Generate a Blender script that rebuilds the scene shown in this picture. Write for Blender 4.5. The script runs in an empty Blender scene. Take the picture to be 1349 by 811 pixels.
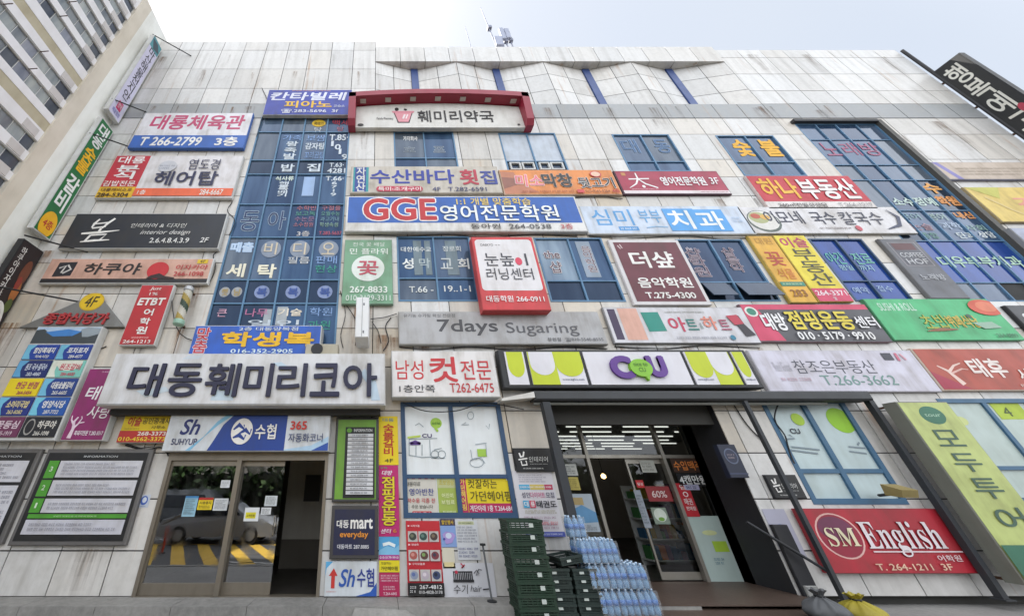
import bpy, bmesh, math, random
from mathutils import Vector, Matrix
random.seed(7)
C = bpy.context.scene.collection
SC = bpy.context.scene
R = math.radians

# ---------------------------------------------------------------- camera
CAMY, H, TH = -7.5, 1.75, R(28.3)
FP, CX, CY = 445.0, 500.0, 405.5
cd = bpy.data.cameras.new("camera"); cam = bpy.data.objects.new("camera", cd); C.objects.link(cam)
cd.sensor_width = 36; cd.lens = FP / 1349 * 36
cd.shift_x = (674.5 - CX) / 1349; cd.shift_y = 0
cd.clip_start = 0.05; cd.clip_end = 2000
cam.location = (0, CAMY, H); cam.rotation_euler = (R(90) + TH, 0, 0)
SC.camera = cam

# ---------------------------------------------------------------- sky, sun, exposure
SUN_EL, SUN_AZ = R(70), R(-38)            # azimuth measured from +Y, negative = towards -X (behind the building)
w = bpy.data.worlds.new("World"); SC.world = w; w.use_nodes = True
nt = w.node_tree; nt.nodes.clear()
sky = nt.nodes.new("ShaderNodeTexSky"); sky.sky_type = 'NISHITA'; sky.sun_disc = False
sky.sun_elevation = SUN_EL; sky.sun_rotation = SUN_AZ
sky.air_density = 1.0; sky.dust_density = 3.0; sky.ozone_density = 1.0
tc = nt.nodes.new("ShaderNodeTexCoord"); cl = nt.nodes.new("ShaderNodeTexNoise")
cl.inputs["Scale"].default_value = 1.4; cl.inputs["Detail"].default_value = 5; cl.inputs["Roughness"].default_value = .5
cr = nt.nodes.new("ShaderNodeMapRange"); cr.inputs[1].default_value = .3; cr.inputs[2].default_value = .75; cr.inputs[3].default_value = .8; cr.inputs[4].default_value = .95
sx = nt.nodes.new("ShaderNodeSeparateXYZ")
def mrange(src, a, b, c, d):
    r = nt.nodes.new("ShaderNodeMapRange"); r.interpolation_type = 'SMOOTHSTEP'
    for i, q in zip((1, 2, 3, 4), (a, b, c, d)): r.inputs[i].default_value = q
    nt.links.new(src, r.inputs[0]); return r.outputs[0]
def mixrgb(f, a, b):
    r = nt.nodes.new("ShaderNodeMix"); r.data_type = 'RGBA'; nt.links.new(f, r.inputs[0])
    for i, q in ((6, a), (7, b)):
        if isinstance(q, tuple): r.inputs[i].default_value = (*q, 1)
        else: nt.links.new(q, r.inputs[i])
    return r.outputs[2]
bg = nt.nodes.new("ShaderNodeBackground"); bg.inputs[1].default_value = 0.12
wo = nt.nodes.new("ShaderNodeOutputWorld")
L = nt.links.new
L(tc.outputs["Generated"], cl.inputs["Vector"]); L(cl.outputs["Fac"], cr.inputs[0]); L(tc.outputs["Generated"], sx.inputs[0])
# thin veil of cloud: pale blue beyond the building, whiter to the left; bright side behind the camera is added to light the facade
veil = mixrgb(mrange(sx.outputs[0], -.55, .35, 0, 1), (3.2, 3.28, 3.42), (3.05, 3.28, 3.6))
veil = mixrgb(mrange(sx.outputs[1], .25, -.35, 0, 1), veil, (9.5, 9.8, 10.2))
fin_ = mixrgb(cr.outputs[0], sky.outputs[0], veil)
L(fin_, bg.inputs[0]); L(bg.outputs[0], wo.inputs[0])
sl = bpy.data.lights.new("sun", 'SUN'); sl.energy = 4.6; sl.angle = R(.5); sl.color = (1, .96, .9)
so = bpy.data.objects.new("sun", sl); C.objects.link(so)
sd = Vector((math.sin(SUN_AZ)*math.cos(SUN_EL), math.cos(SUN_AZ)*math.cos(SUN_EL), math.sin(SUN_EL)))
so.rotation_euler = sd.to_track_quat('Z', 'Y').to_euler(); so.location = (0, 0, 60)
SC.view_settings.view_transform = 'Standard'; SC.view_settings.look = 'None'
SC.view_settings.gamma = 1; SC.view_settings.use_curve_mapping = False
SC.view_settings.exposure = 1.12
SC.cycles.max_bounces = 8; SC.cycles.transparent_max_bounces = 12
SC.cycles.use_denoising = True

# ---------------------------------------------------------------- pixel -> point on a plane
def at(px, py, Y=0.0):
    dx = (px-CX)/FP; dy = (CY-py)/FP
    y = math.cos(TH)-dy*math.sin(TH); z = math.sin(TH)+dy*math.cos(TH)
    t = (Y-CAMY)/y
    return (dx*t, z*t+H)
def atX(px, py, X):
    dx = (px-CX)/FP; dy = (CY-py)/FP
    y = math.cos(TH)-dy*math.sin(TH); z = math.sin(TH)+dy*math.cos(TH)
    t = X/dx
    return (y*t+CAMY, z*t+H)
def rect(q, Y):
    a = [at(px, py, Y) for px, py in q]
    return ((a[0][0]+a[3][0])/2, (a[1][0]+a[2][0])/2, (a[2][1]+a[3][1])/2, (a[0][1]+a[1][1])/2)   # x0,x1,z0,z1

# ---------------------------------------------------------------- materials
def lin(h):
    if isinstance(h, tuple): return h
    h = h.lstrip('#'); o = []
    for i in (0, 2, 4):
        c = int(h[i:i+2], 16)/255
        o.append(c/12.92 if c <= .04045 else ((c+.055)/1.055)**2.4)
    return tuple(o)
MC = {}
def M(h, rough=.5, dirt=.25, metal=0.0, name=None, bump=0.0, scale=1.0, sp=.5):
    key = (h, rough, dirt, metal, bump, scale, sp)
    if key in MC: return MC[key]
    m = bpy.data.materials.new(name or ("paint_%s" % str(h).strip('#'))); m.use_nodes = True
    n = m.node_tree.nodes; l = m.node_tree.links; b = n["Principled BSDF"]
    c = lin(h); c = tuple(min(.8, x) for x in c)
    b.inputs["Roughness"].default_value = rough; b.inputs["Metallic"].default_value = metal
    b.inputs["Specular IOR Level"].default_value = sp
    g = n.new("ShaderNodeNewGeometry"); mp = n.new("ShaderNodeMapping"); mp.inputs["Scale"].default_value = (5*scale, 5*scale, .8*scale)
    n1 = n.new("ShaderNodeTexNoise"); n1.inputs["Scale"].default_value = 1.0; n1.inputs["Detail"].default_value = 6; n1.inputs["Roughness"].default_value = .65
    n2 = n.new("ShaderNodeTexNoise"); n2.inputs["Scale"].default_value = 2.3*scale; n2.inputs["Detail"].default_value = 5
    mu = n.new("ShaderNodeMath"); mu.operation = 'MULTIPLY'
    rp = n.new("ShaderNodeMapRange"); rp.inputs[1].default_value = .18; rp.inputs[2].default_value = .42; rp.inputs[3].default_value = 0; rp.inputs[4].default_value = dirt*1.6
    l.new(g.outputs["Position"], mp.inputs[0]); l.new(mp.outputs[0], n1.inputs["Vector"]); l.new(g.outputs["Position"], n2.inputs["Vector"])
    l.new(n1.outputs["Fac"], mu.inputs[0]); l.new(n2.outputs["Fac"], mu.inputs[1]); l.new(mu.outputs[0], rp.inputs[0])
    mix = n.new("ShaderNodeMix"); mix.data_type = 'RGBA'
    mix.inputs[6].default_value = (*c, 1)
    mix.inputs[7].default_value = (c[0]*.55+.02, c[1]*.52+.018, c[2]*.47+.015, 1)
    l.new(rp.outputs[0], mix.inputs[0]); l.new(mix.outputs[2], b.inputs["Base Color"])
    rr = n.new("ShaderNodeMapRange"); rr.inputs[3].default_value = rough; rr.inputs[4].default_value = min(1, rough+.25)
    l.new(n2.outputs["Fac"], rr.inputs[0]); l.new(rr.outputs[0], b.inputs["Roughness"])
    if bump:
        bp = n.new("ShaderNodeBump"); bp.inputs["Strength"].default_value = bump; bp.inputs["Distance"].default_value = .02
        l.new(n2.outputs["Fac"], bp.inputs["Height"]); l.new(bp.outputs[0], b.inputs["Normal"])
    MC[key] = m; return m

def facade_mat():
    m = bpy.data.materials.new("cladding_panel"); m.use_nodes = True
    n = m.node_tree.nodes; l = m.node_tree.links; b = n["Principled BSDF"]
    b.inputs["Roughness"].default_value = .42
    at_ = n.new("ShaderNodeAttribute"); at_.attribute_name = "tint"
    sep = n.new("ShaderNodeSeparateColor"); l.new(at_.outputs["Color"], sep.inputs[0])
    g = n.new("ShaderNodeNewGeometry")
    def noise(sc, scale, det, rough=.6):
        mp = n.new("ShaderNodeMapping"); mp.inputs["Scale"].default_value = sc
        t = n.new("ShaderNodeTexNoise"); t.inputs["Scale"].default_value = scale; t.inputs["Detail"].default_value = det; t.inputs["Roughness"].default_value = rough
        l.new(g.outputs["Position"], mp.inputs[0]); l.new(mp.outputs[0], t.inputs["Vector"]); return t
    def mr(src, a, b_, c, d):
        r = n.new("ShaderNodeMapRange"); r.inputs[1].default_value = a; r.inputs[2].default_value = b_; r.inputs[3].default_value = c; r.inputs[4].default_value = d
        l.new(src, r.inputs[0]); return r.outputs[0]
    def mul(a, b_):
        r = n.new("ShaderNodeMath"); r.operation = 'MULTIPLY'; l.new(a, r.inputs[0])
        if isinstance(b_, float): r.inputs[1].default_value = b_
        else: l.new(b_, r.inputs[1])
        return r.outputs[0]
    def mixc(f, a, b_):
        r = n.new("ShaderNodeMix"); r.data_type = 'RGBA'; l.new(f, r.inputs[0])
        for i, s in ((6, a), (7, b_)):
            if isinstance(s, tuple): r.inputs[i].default_value = (*s, 1)
            else: l.new(s, r.inputs[i])
        return r.outputs[2]
    base = mixc(sep.outputs[1], (.655,.65,.64), (.59,.51,.40))       # warm staining per panel
    base = mixc(sep.outputs[2], base, (.30,.315,.325))                # grey band panels
    s1 = noise((3.6,3.6,.22), 1, 6); big = noise((.35,.35,.5), 1, 3)
    grime = mul(mr(s1.outputs["Fac"], .46, .72, 0, .72), mr(big.outputs["Fac"], .35, .65, .15, 1))
    base = mixc(grime, base, (.30,.285,.26))
    pt = noise((1.6,1.6,1.1), 1, 7, .7); base = mixc(mr(pt.outputs["Fac"], .52, .74, 0, .45), base, (.40,.375,.33))
    s2 = noise((4.3,4.3,.22), 1, 5); big2 = noise((.8,.8,.55), 1, 2)
    rust = mul(mul(mr(s2.outputs["Fac"], .6, .72, 0, 1), mr(big2.outputs["Fac"], .40, .58, 0, 1)), .75)
    base = mixc(rust, base, (.36,.17,.05))
    sm = noise((1,1,1), 9, 4); base = mixc(mr(sm.outputs["Fac"], .45, .8, 0, .35), base, (.42,.40,.37))
    fin = n.new("ShaderNodeMix"); fin.data_type = 'RGBA'; fin.blend_type = 'MULTIPLY'; fin.inputs[0].default_value = 1
    cc = n.new("ShaderNodeCombineColor")
    for i in range(3): l.new(sep.outputs[0], cc.inputs[i])
    l.new(base, fin.inputs[6]); l.new(cc.outputs[0], fin.inputs[7]); l.new(fin.outputs[2], b.inputs["Base Color"])
    bp = n.new("ShaderNodeBump"); bp.inputs["Strength"].default_value = .12; bp.inputs["Distance"].default_value = .05
    wv = noise((1,1,1), 1.1, 2); l.new(wv.outputs["Fac"], bp.inputs["Height"]); l.new(bp.outputs[0], b.inputs["Normal"])
    return m
def ground_mat(name, ca, cb, scale, rough=.85, cracks=False):
    m = bpy.data.materials.new(name); m.use_nodes = True
    n = m.node_tree.nodes; l = m.node_tree.links; b = n["Principled BSDF"]; b.inputs["Roughness"].default_value = rough
    g = n.new("ShaderNodeNewGeometry"); t = n.new("ShaderNodeTexNoise"); t.inputs["Scale"].default_value = scale; t.inputs["Detail"].default_value = 8; t.inputs["Roughness"].default_value = .7
    t2 = n.new("ShaderNodeTexNoise"); t2.inputs["Scale"].default_value = .6; t2.inputs["Detail"].default_value = 4
    l.new(g.outputs["Position"], t.inputs["Vector"]); l.new(g.outputs["Position"], t2.inputs["Vector"])
    ad = n.new("ShaderNodeMath"); ad.operation = 'MULTIPLY_ADD'; ad.inputs[1].default_value = .5; l.new(t.outputs["Fac"], ad.inputs[0])
    hf = n.new("ShaderNodeMath"); hf.operation = 'MULTIPLY'; hf.inputs[1].default_value = .5; l.new(t2.outputs["Fac"], hf.inputs[0]); l.new(hf.outputs[0], ad.inputs[2])
    r = n.new("ShaderNodeMapRange"); r.inputs[1].default_value = .35; r.inputs[2].default_value = .65; l.new(ad.outputs[0], r.inputs[0])
    x = n.new("ShaderNodeMix"); x.data_type = 'RGBA'; x.inputs[6].default_value = (*ca,1); x.inputs[7].default_value = (*cb,1)
    l.new(r.outputs[0], x.inputs[0]); l.new(x.outputs[2], b.inputs["Base Color"])
    bp = n.new("ShaderNodeBump"); bp.inputs["Strength"].default_value = .4; bp.inputs["Distance"].default_value = .01; l.new(t.outputs["Fac"], bp.inputs["Height"]); l.new(bp.outputs[0], b.inputs["Normal"])
    return m
def blue_glass(name, c, gl=.22, rough=.06):
    m = bpy.data.materials.new(name); m.use_nodes = True
    n = m.node_tree.nodes; l = m.node_tree.links; b = n["Principled BSDF"]
    g = n.new("ShaderNodeNewGeometry")
    mp = n.new("ShaderNodeMapping"); mp.inputs["Scale"].default_value = (3,3,.5)
    t = n.new("ShaderNodeTexNoise"); t.inputs["Scale"].default_value = 1; t.inputs["Detail"].default_value = 6
    l.new(g.outputs["Position"], mp.inputs[0]); l.new(mp.outputs[0], t.inputs["Vector"])
    x = n.new("ShaderNodeMix"); x.data_type = 'RGBA'; x.inputs[6].default_value = (c[0]*.6,c[1]*.62,c[2]*.68,1); x.inputs[7].default_value = (c[0]*1.5,c[1]*1.4,c[2]*1.3,1)
    r = n.new("ShaderNodeMapRange"); r.inputs[1].default_value = .3; r.inputs[2].default_value = .7; l.new(t.outputs["Fac"], r.inputs[0]); l.new(r.outputs[0], x.inputs[0])
    l.new(x.outputs[2], b.inputs["Base Color"])
    b.inputs["Roughness"].default_value = rough; b.inputs["IOR"].default_value = 1.5
    q = (max(c)+.02); b.inputs["Specular Tint"].default_value = (min(1,.15+c[0]/q*.6), min(1,.18+c[1]/q*.62), min(1,.25+c[2]/q*.75), 1)
    bp = n.new("ShaderNodeBump"); bp.inputs["Strength"].default_value = .06; bp.inputs["Distance"].default_value = .1
    t3 = n.new("ShaderNodeTexNoise"); t3.inputs["Scale"].default_value = .7; l.new(g.outputs["Position"], t3.inputs["Vector"]); l.new(t3.outputs["Fac"], bp.inputs["Height"])
    l.new(bp.outputs[0], b.inputs["Normal"])
    return m
def clear_glass(name, tint=(.72,.76,.76), refl=.16):
    m = bpy.data.materials.new(name); m.use_nodes = True
    n = m.node_tree.nodes; l = m.node_tree.links; n.clear()
    o = n.new("ShaderNodeOutputMaterial"); t = n.new("ShaderNodeBsdfTransparent"); t.inputs[0].default_value = (*tint,1)
    g = n.new("ShaderNodeBsdfGlossy"); g.inputs["Roughness"].default_value = .015; g.inputs[0].default_value = (.95,.97,1,1)
    f = n.new("ShaderNodeFresnel"); f.inputs[0].default_value = 1.5
    ge = n.new("ShaderNodeNewGeometry"); nz = n.new("ShaderNodeTexNoise"); nz.inputs["Scale"].default_value = 1.1; nz.inputs["Detail"].default_value = 3
    l.new(ge.outputs["Position"], nz.inputs["Vector"]); bu = n.new("ShaderNodeBump"); bu.inputs["Strength"].default_value = .025; bu.inputs["Distance"].default_value = .06
    l.new(nz.outputs["Fac"], bu.inputs["Height"]); l.new(bu.outputs[0], g.inputs["Normal"])
    sm = n.new("ShaderNodeTexNoise"); sm.inputs["Scale"].default_value = 5; sm.inputs["Detail"].default_value = 6; l.new(ge.outputs["Position"], sm.inputs["Vector"])
    sr = n.new("ShaderNodeMapRange"); sr.inputs[1].default_value = .5; sr.inputs[2].default_value = .75; sr.inputs[3].default_value = .012; sr.inputs[4].default_value = .12; l.new(sm.outputs["Fac"], sr.inputs[0]); l.new(sr.outputs[0], g.inputs["Roughness"])
    a = n.new("ShaderNodeMath"); a.operation = 'ADD'; a.inputs[1].default_value = refl; l.new(f.outputs[0], a.inputs[0]); a.use_clamp = True
    x = n.new("ShaderNodeMixShader"); l.new(a.outputs[0], x.inputs[0]); l.new(t.outputs[0], x.inputs[1]); l.new(g.outputs[0], x.inputs[2]); l.new(x.outputs[0], o.inputs[0])
    return m
def emit(name, c, s):
    m = bpy.data.materials.new(name); m.use_nodes = True; n = m.node_tree.nodes
    b = n["Principled BSDF"]; b.inputs["Base Color"].default_value = (.8,.8,.8,1)
    b.inputs["Emission Color"].default_value = (*c,1); b.inputs["Emission Strength"].default_value = s
    return m

# ---------------------------------------------------------------- mesh builder
ROOT = {}
class MB:
    def __init__(s): s.v = []; s.f = []; s.m = []; s.t = []
    def _a(s, vs, fs, m=0, t=None):
        o = len(s.v); s.v += [tuple(p) for p in vs]
        for f in fs: s.f.append([i+o for i in f]); s.m.append(m); s.t.append(t or (1,0,0))
    def box(s, x0, x1, y0, y1, z0, z1, m=0, t=None):
        if x0 > x1: x0, x1 = x1, x0
        if y0 > y1: y0, y1 = y1, y0
        if z0 > z1: z0, z1 = z1, z0
        s._a([(x0,y0,z0),(x1,y0,z0),(x1,y1,z0),(x0,y1,z0),(x0,y0,z1),(x1,y0,z1),(x1,y1,z1),(x0,y1,z1)],
             [(0,3,2,1),(4,5,6,7),(0,1,5,4),(1,2,6,5),(2,3,7,6),(3,0,4,7)], m, t); return s
    def cbox(s, x0, x1, y0, y1, z0, z1, b=.012, m=0):
        """box with chamfered front (low y) edges"""
        P = [(x0,z0),(x1,z0),(x1,z1),(x0,z1)]; Q = [(x0+b,z0+b),(x1-b,z0+b),(x1-b,z1-b),(x0+b,z1-b)]
        vs = [(x,y1,z) for x,z in P]+[(x,y0+b,z) for x,z in P]+[(x,y0,z) for x,z in Q]
        fs = [(3,2,1,0),(8,9,10,11)]
        for i in range(4):
            j = (i+1)%4; fs += [(i,j,4+j,4+i),(4+i,4+j,8+j,8+i)]
        s._a(vs, fs, m); return s
    def quad(s, a, b, c, d, m=0, t=None): s._a([a,b,c,d], [(0,1,2,3)], m, t); return s
    def poly(s, pts, m=0, t=None): s._a(pts, [tuple(range(len(pts)))], m, t); return s
    def prism(s, pts, y0, y1, m=0):
        """outline in XZ (counter-clockwise seen from -Y) extruded from y0 (front) to y1"""
        n = len(pts)
        s._a([(x,y0,z) for x,z in pts]+[(x,y1,z) for x,z in pts],
             [tuple(range(n)), tuple(range(2*n-1,n-1,-1))]+[(i,n+i,n+(i+1)%n,(i+1)%n) for i in range(n)], m); return s
    def tube(s, pts, r, n=8, m=0, r2=None):
        pts = [Vector(p) for p in pts]; rings = []; up = Vector((0,0,1)); k = len(pts)
        o = len(s.v)
        for i, p in enumerate(pts):
            d = (pts[min(i+1,k-1)]-pts[max(i-1,0)]).normalized()
            a = d.cross(up); 
            if a.length < 1e-3: a = Vector((1,0,0))
            a.normalize(); b = d.cross(a).normalized()
            rr = r if r2 is None else r+(r2-r)*i/(k-1)
            for j in range(n):
                q = p+a*math.cos(2*math.pi*j/n)*rr+b*math.sin(2*math.pi*j/n)*rr; s.v.append(tuple(q))
        for i in range(k-1):
            for j in range(n):
                s.f.append([o+i*n+j, o+i*n+(j+1)%n, o+(i+1)*n+(j+1)%n, o+(i+1)*n+j]); s.m.append(m); s.t.append((1,0,0))
        s.f.append([o+j for j in range(n)][::-1]); s.m.append(m); s.t.append((1,0,0))
        s.f.append([o+(k-1)*n+j for j in range(n)]); s.m.append(m); s.t.append((1,0,0)); return s
    def lathe(s, prof, c=(0,0,0), n=12, m=0):
        """profile of (r, z) about the vertical axis through c"""
        o = len(s.v)
        for r, z in prof:
            for j in range(n): s.v.append((c[0]+r*math.cos(2*math.pi*j/n), c[1]+r*math.sin(2*math.pi*j/n), c[2]+z))
        for i in range(len(prof)-1):
            for j in range(n):
                s.f.append([o+i*n+j, o+i*n+(j+1)%n, o+(i+1)*n+(j+1)%n, o+(i+1)*n+j]); s.m.append(m); s.t.append((1,0,0))
        s.f.append([o+j for j in range(n)][::-1]); s.m.append(m); s.t.append((1,0,0))
        e = o+(len(prof)-1)*n; s.f.append([e+j for j in range(n)]); s.m.append(m); s.t.append((1,0,0)); return s
    def build(s, name, mats, parent=None, smooth=False, tint=False, fixn=False):
        if not isinstance(mats, (list, tuple)): mats = [mats]
        o3 = ROOT.get(parent.name, Vector((0,0,0))) if parent else Vector((0,0,0))
        me = bpy.data.meshes.new(name)
        me.from_pydata([tuple(Vector(p)-o3) for p in s.v], [], s.f)
        for m in mats: me.materials.append(m)
        me.polygons.foreach_set("material_index", s.m)
        if smooth: me.polygons.foreach_set("use_smooth", [True]*len(s.f))
        if tint:
            ca = me.color_attributes.new("tint", 'FLOAT_COLOR', 'CORNER'); k = 0
            for p, t in zip(me.polygons, s.t):
                for _ in p.loop_indices: ca.data[k].color = (*t, 1); k += 1
        me.update()
        if fixn:
            bm = bmesh.new(); bm.from_mesh(me); bmesh.ops.recalc_face_normals(bm, faces=bm.faces); bm.to_mesh(me); bm.free()
        o = bpy.data.objects.new(name, me); C.objects.link(o)
        if parent: o.parent = parent
        ROOT[o.name] = o3
        return o
def thing(name, label, cat, loc, group=None):
    o = bpy.data.objects.new(name, None); C.objects.link(o); o.empty_display_size = .1
    o.location = loc; o["label"] = label; o["category"] = cat
    if group: o["group"] = group
    ROOT[o.name] = Vector(loc); return o
def tag(o, label, cat, group=None):
    o["label"] = label; o["category"] = cat
    if group: o["group"] = group
    return o
def struct(o): o["kind"] = "structure"; return o

# ---------------------------------------------------------------- lettering
TC = {}
TS = bpy.data.scenes.new("glyph_scratch")
def glyphs(s, extr=0.0):
    k = (s, extr)
    if k in TC: return TC[k]
    c = bpy.data.curves.new("t", "FONT"); c.body = s; c.size = 1; c.extrude = extr; c.resolution_u = 4
    c.space_line = .95; c.align_x = 'CENTER' if '\n' in s else 'LEFT'
    o = bpy.data.objects.new("t", c); TS.collection.objects.link(o)
    TS.view_layers[0].update()
    ev = o.evaluated_get(TS.view_layers[0].depsgraph); me = ev.to_mesh()
    v = [tuple(p.co) for p in me.vertices]; f = [tuple(p.vertices) for p in me.polygons]
    ev.to_mesh_clear(); bpy.data.objects.remove(o); bpy.data.curves.remove(c)
    TC[k] = (v, f); return TC[k]
def lettering(parent, s, x0, x1, z0, z1, y, mat, bold=.02, shear=0, depth=0, outline=None, ow=.035, vert=False, name='lettering'):
    """fits the words s into the rectangle x0..x1, z0..z1 on the plane y (facing -Y); strokes are thickened by
    overlaying the glyphs a few hundredths of an em apart, each copy a fraction of a millimetre behind the last"""
    if vert: s = '\n'.join(s)
    mb = MB(); mats = [mat]
    v, f = glyphs(s, 0.5 if depth else 0)
    v = [(p[0]+shear*p[1], p[1], p[2]) for p in v]
    b = max(0, bold*.55); ob = b+ow*.6
    a_, b_, c_, d_ = min(p[0] for p in v)-b, max(p[0] for p in v)+b, min(p[1] for p in v)-b, max(p[1] for p in v)+b
    sx = (x1-x0)/(b_-a_); sz = (z1-z0)/(d_-c_)
    asp = sx/sz if sz else 1
    def put(rad, yy, mi, n):
        offs = [(0, 0)] if rad < .004 else [(math.cos(2*math.pi*(i+.5)/n)*rad, math.sin(2*math.pi*(i+.5)/n)*rad) for i in range(n)]
        for i, (ox, oz) in enumerate(offs):
            ox = ox/max(.6, min(1.6, asp)) if asp > 1 else ox
            mb._a([(x0+(p[0]+ox-a_)*sx, yy+i*.00016-p[2]*depth, z0+(p[1]+oz-c_)*sz) for p in v], f, mi)
    put(b, y-depth/2, 0, 4 if b < .014 else 8)
    if outline:
        mats.append(outline); put(ob, y+.0018, 1, 10)
        if ob > .04: put(ob*.55, y+.0036, 1, 8)
    return mb.build(name, mats, parent)

# ---------------------------------------------------------------- a sign: cabinet, face, graphics and lettering
WHITE = M('#d9dadb', .38, .18, name='white_acrylic')
OFFW = M('#cfcdc8', .45, .3, name='aged_white_acrylic')
ALU = M('#a9abad', .35, .3, .6, name='brushed_aluminium')
FRAMEW = M('#c4c5c4', .45, .35, name='white_metal_frame')
DARK = M('#1b1c20', .45, .3, name='black_metal')
GREYM = M('#6c6f73', .45, .35, .3, name='grey_metal')
RUSTM = M('#5a4030', .8, .5, name='rusty_steel')
def ell(cx, cz, rx, rz, n=28, a0=0, a1=360):
    return [(cx+rx*math.cos(R(a0+(a1-a0)*i/(n if a1-a0 < 360 else n))), cz+rz*math.sin(R(a0+(a1-a0)*i/n))) for i in range(n+(1 if a1-a0 < 360 else 0))]
def ribbon(pts, ws):
    """brush stroke: outline polygon quads along 2-D points with widths"""
    q = []
    for i, p in enumerate(pts):
        a = pts[max(i-1,0)]; b = pts[min(i+1,len(pts)-1)]
        dx, dz = b[0]-a[0], b[1]-a[1]; l = math.hypot(dx, dz) or 1
        w_ = ws if isinstance(ws, (int,float)) else ws[min(i,len(ws)-1)]
        q.append(((p[0]-dz/l*w_/2, p[1]+dx/l*w_/2), (p[0]+dz/l*w_/2, p[1]-dx/l*w_/2)))
    return q
class Face:
    """a flat face x0..x1, z0..z1 on plane y, on which items are laid in u (right), v (down)"""
    def __init__(s, root, x0, x1, z0, z1, y): s.r = root; s.x0, s.x1, s.z0, s.z1, s.y = x0, x1, z0, z1, y; s.k = 0; s.g = MB(); s.gm = []
    def U(s, u): return s.x0+(s.x1-s.x0)*u
    def V(s, v): return s.z1-(s.z1-s.z0)*v
    def layer(s): s.k += 1; return s.y-.0014*s.k
    def mi(s, m):
        if m not in s.gm: s.gm.append(m)
        return s.gm.index(m)
    def col(s, c): return c if isinstance(c, bpy.types.Material) else M(c, .42, .3)
    def item(s, it):
        k = it[0]
        if k == 'T':
            _, t, u0, u1, v0, v1, c = it[:7]; o = dict(it[7]) if len(it) > 7 else {}
            if o.get('outline'): o['outline'] = s.col(o['outline']); s.k += 4
            s.k += 1
            lettering(s.r, t, s.U(u0), s.U(u1), s.V(v1), s.V(v0), s.layer(), s.col(c), **o); return
        y = s.layer()
        if k == 'L':
            keep = s.g, s.gm; s.g, s.gm = MB(), []
            s.draw(k, it, y, s.mi(s.col(it[-1])))
            if s.g.f: o_ = s.g.build('small_print', s.gm, s.r); o_['kind'] = 'stuff'
            s.g, s.gm = keep; return
        if k in 'RPE':
            P = it[1] if k == 'P' else ([(it[1],it[3]),(it[2],it[4])] if k == 'R' else [(it[1]-it[3],it[2]-it[4]),(it[1]+it[3],it[2]+it[4])])
            us = [p[0] for p in P]; vs = [p[1] for p in P]
            if (max(us)-min(us))*(max(vs)-min(vs)) > .06:
                keep = s.g, s.gm; s.g, s.gm = MB(), []
                s.draw(k, it, y, s.mi(s.col(it[-1]))); s.g.build('color_field' if k == 'R' else ('disc' if k == 'E' else 'graphic_shape'), s.gm, s.r)
                s.g, s.gm = keep; return
        s.draw(k, it, y, s.mi(s.col(it[-1])))
    def draw(s, k, it, y, m):
        cl = lambda q: min(1, max(0, q))
        if k == 'R':
            _, u0, u1, v0, v1, c = it
            s.g.quad((s.U(u0),y,s.V(v1)),(s.U(u1),y,s.V(v1)),(s.U(u1),y,s.V(v0)),(s.U(u0),y,s.V(v0)), m)
        elif k == 'P': s.g.poly([(s.U(u),y,s.V(v)) for u, v in ((cl(a), cl(b)) for a, b in it[1])], m)
        elif k == 'E':
            _, cu, cv, ru, rv, c = it; s.g.poly([(s.U(cl(a)),y,s.V(cl(b))) for a, b in ell(cu, cv, ru, rv)][::-1], m)
        elif k == 'S':
            _, pts, wd, c = it     # widths in metres
            q = ribbon([(s.U(u), s.V(v)) for u, v in pts], wd)
            for a, b in zip(q, q[1:]): s.g.quad((a[1][0],y,a[1][1]),(b[1][0],y,b[1][1]),(b[0][0],y,b[0][1]),(a[0][0],y,a[0][1]), m)
        elif k == 'L':             # small print: rows of short words too small to read
            _, u0, u1, v0, v1, rows, seed, c = it; rnd = random.Random(seed)
            for i in range(rows):
                h = (v1-v0)/rows; u = u0; gh = abs(s.V(0)-s.V(h*.62)); gw = gh*.8/(s.x1-s.x0); w_ = 0
                gw = max(gw, (u1-u0)/70)
                end = u1-rnd.choice((0,0,.15,.3))*(u1-u0) if rows > 1 else u1
                while u < end-gw*.5:
                    n_ = rnd.randint(2, 6)
                    for _ in range(n_):                      # one block of two or three strokes per letter
                        if u+gw > u1: break
                        va, vb = v0+h*(i+.2), v0+h*(i+.82)
                        for (p, q, r, t) in rnd.choice((((0,.6,0,.3),(.7,.9,0,1),(0,.5,.6,1)),((.1,.9,0,.35),(0,1,.45,.6),(.2,.8,.7,1)),((0,.4,.1,.9),(.6,.85,0,1)),((.1,.8,0,.2),(.35,.55,.2,.6),(.1,.8,.7,.95)))):
                            A, B_, Cc, D = u+gw*p*.85, u+gw*q*.85, va+(vb-va)*r, va+(vb-va)*t
                            s.g.quad((s.U(A),y,s.V(D)),(s.U(B_),y,s.V(D)),(s.U(B_),y,s.V(Cc)),(s.U(A),y,s.V(Cc)), m)
                        u += gw
                    u += gw*.6
    def done(s, items):
        for it in items: s.item(it)
        if s.gm: s.g.build('printed_graphic', s.gm, s.r)
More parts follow.
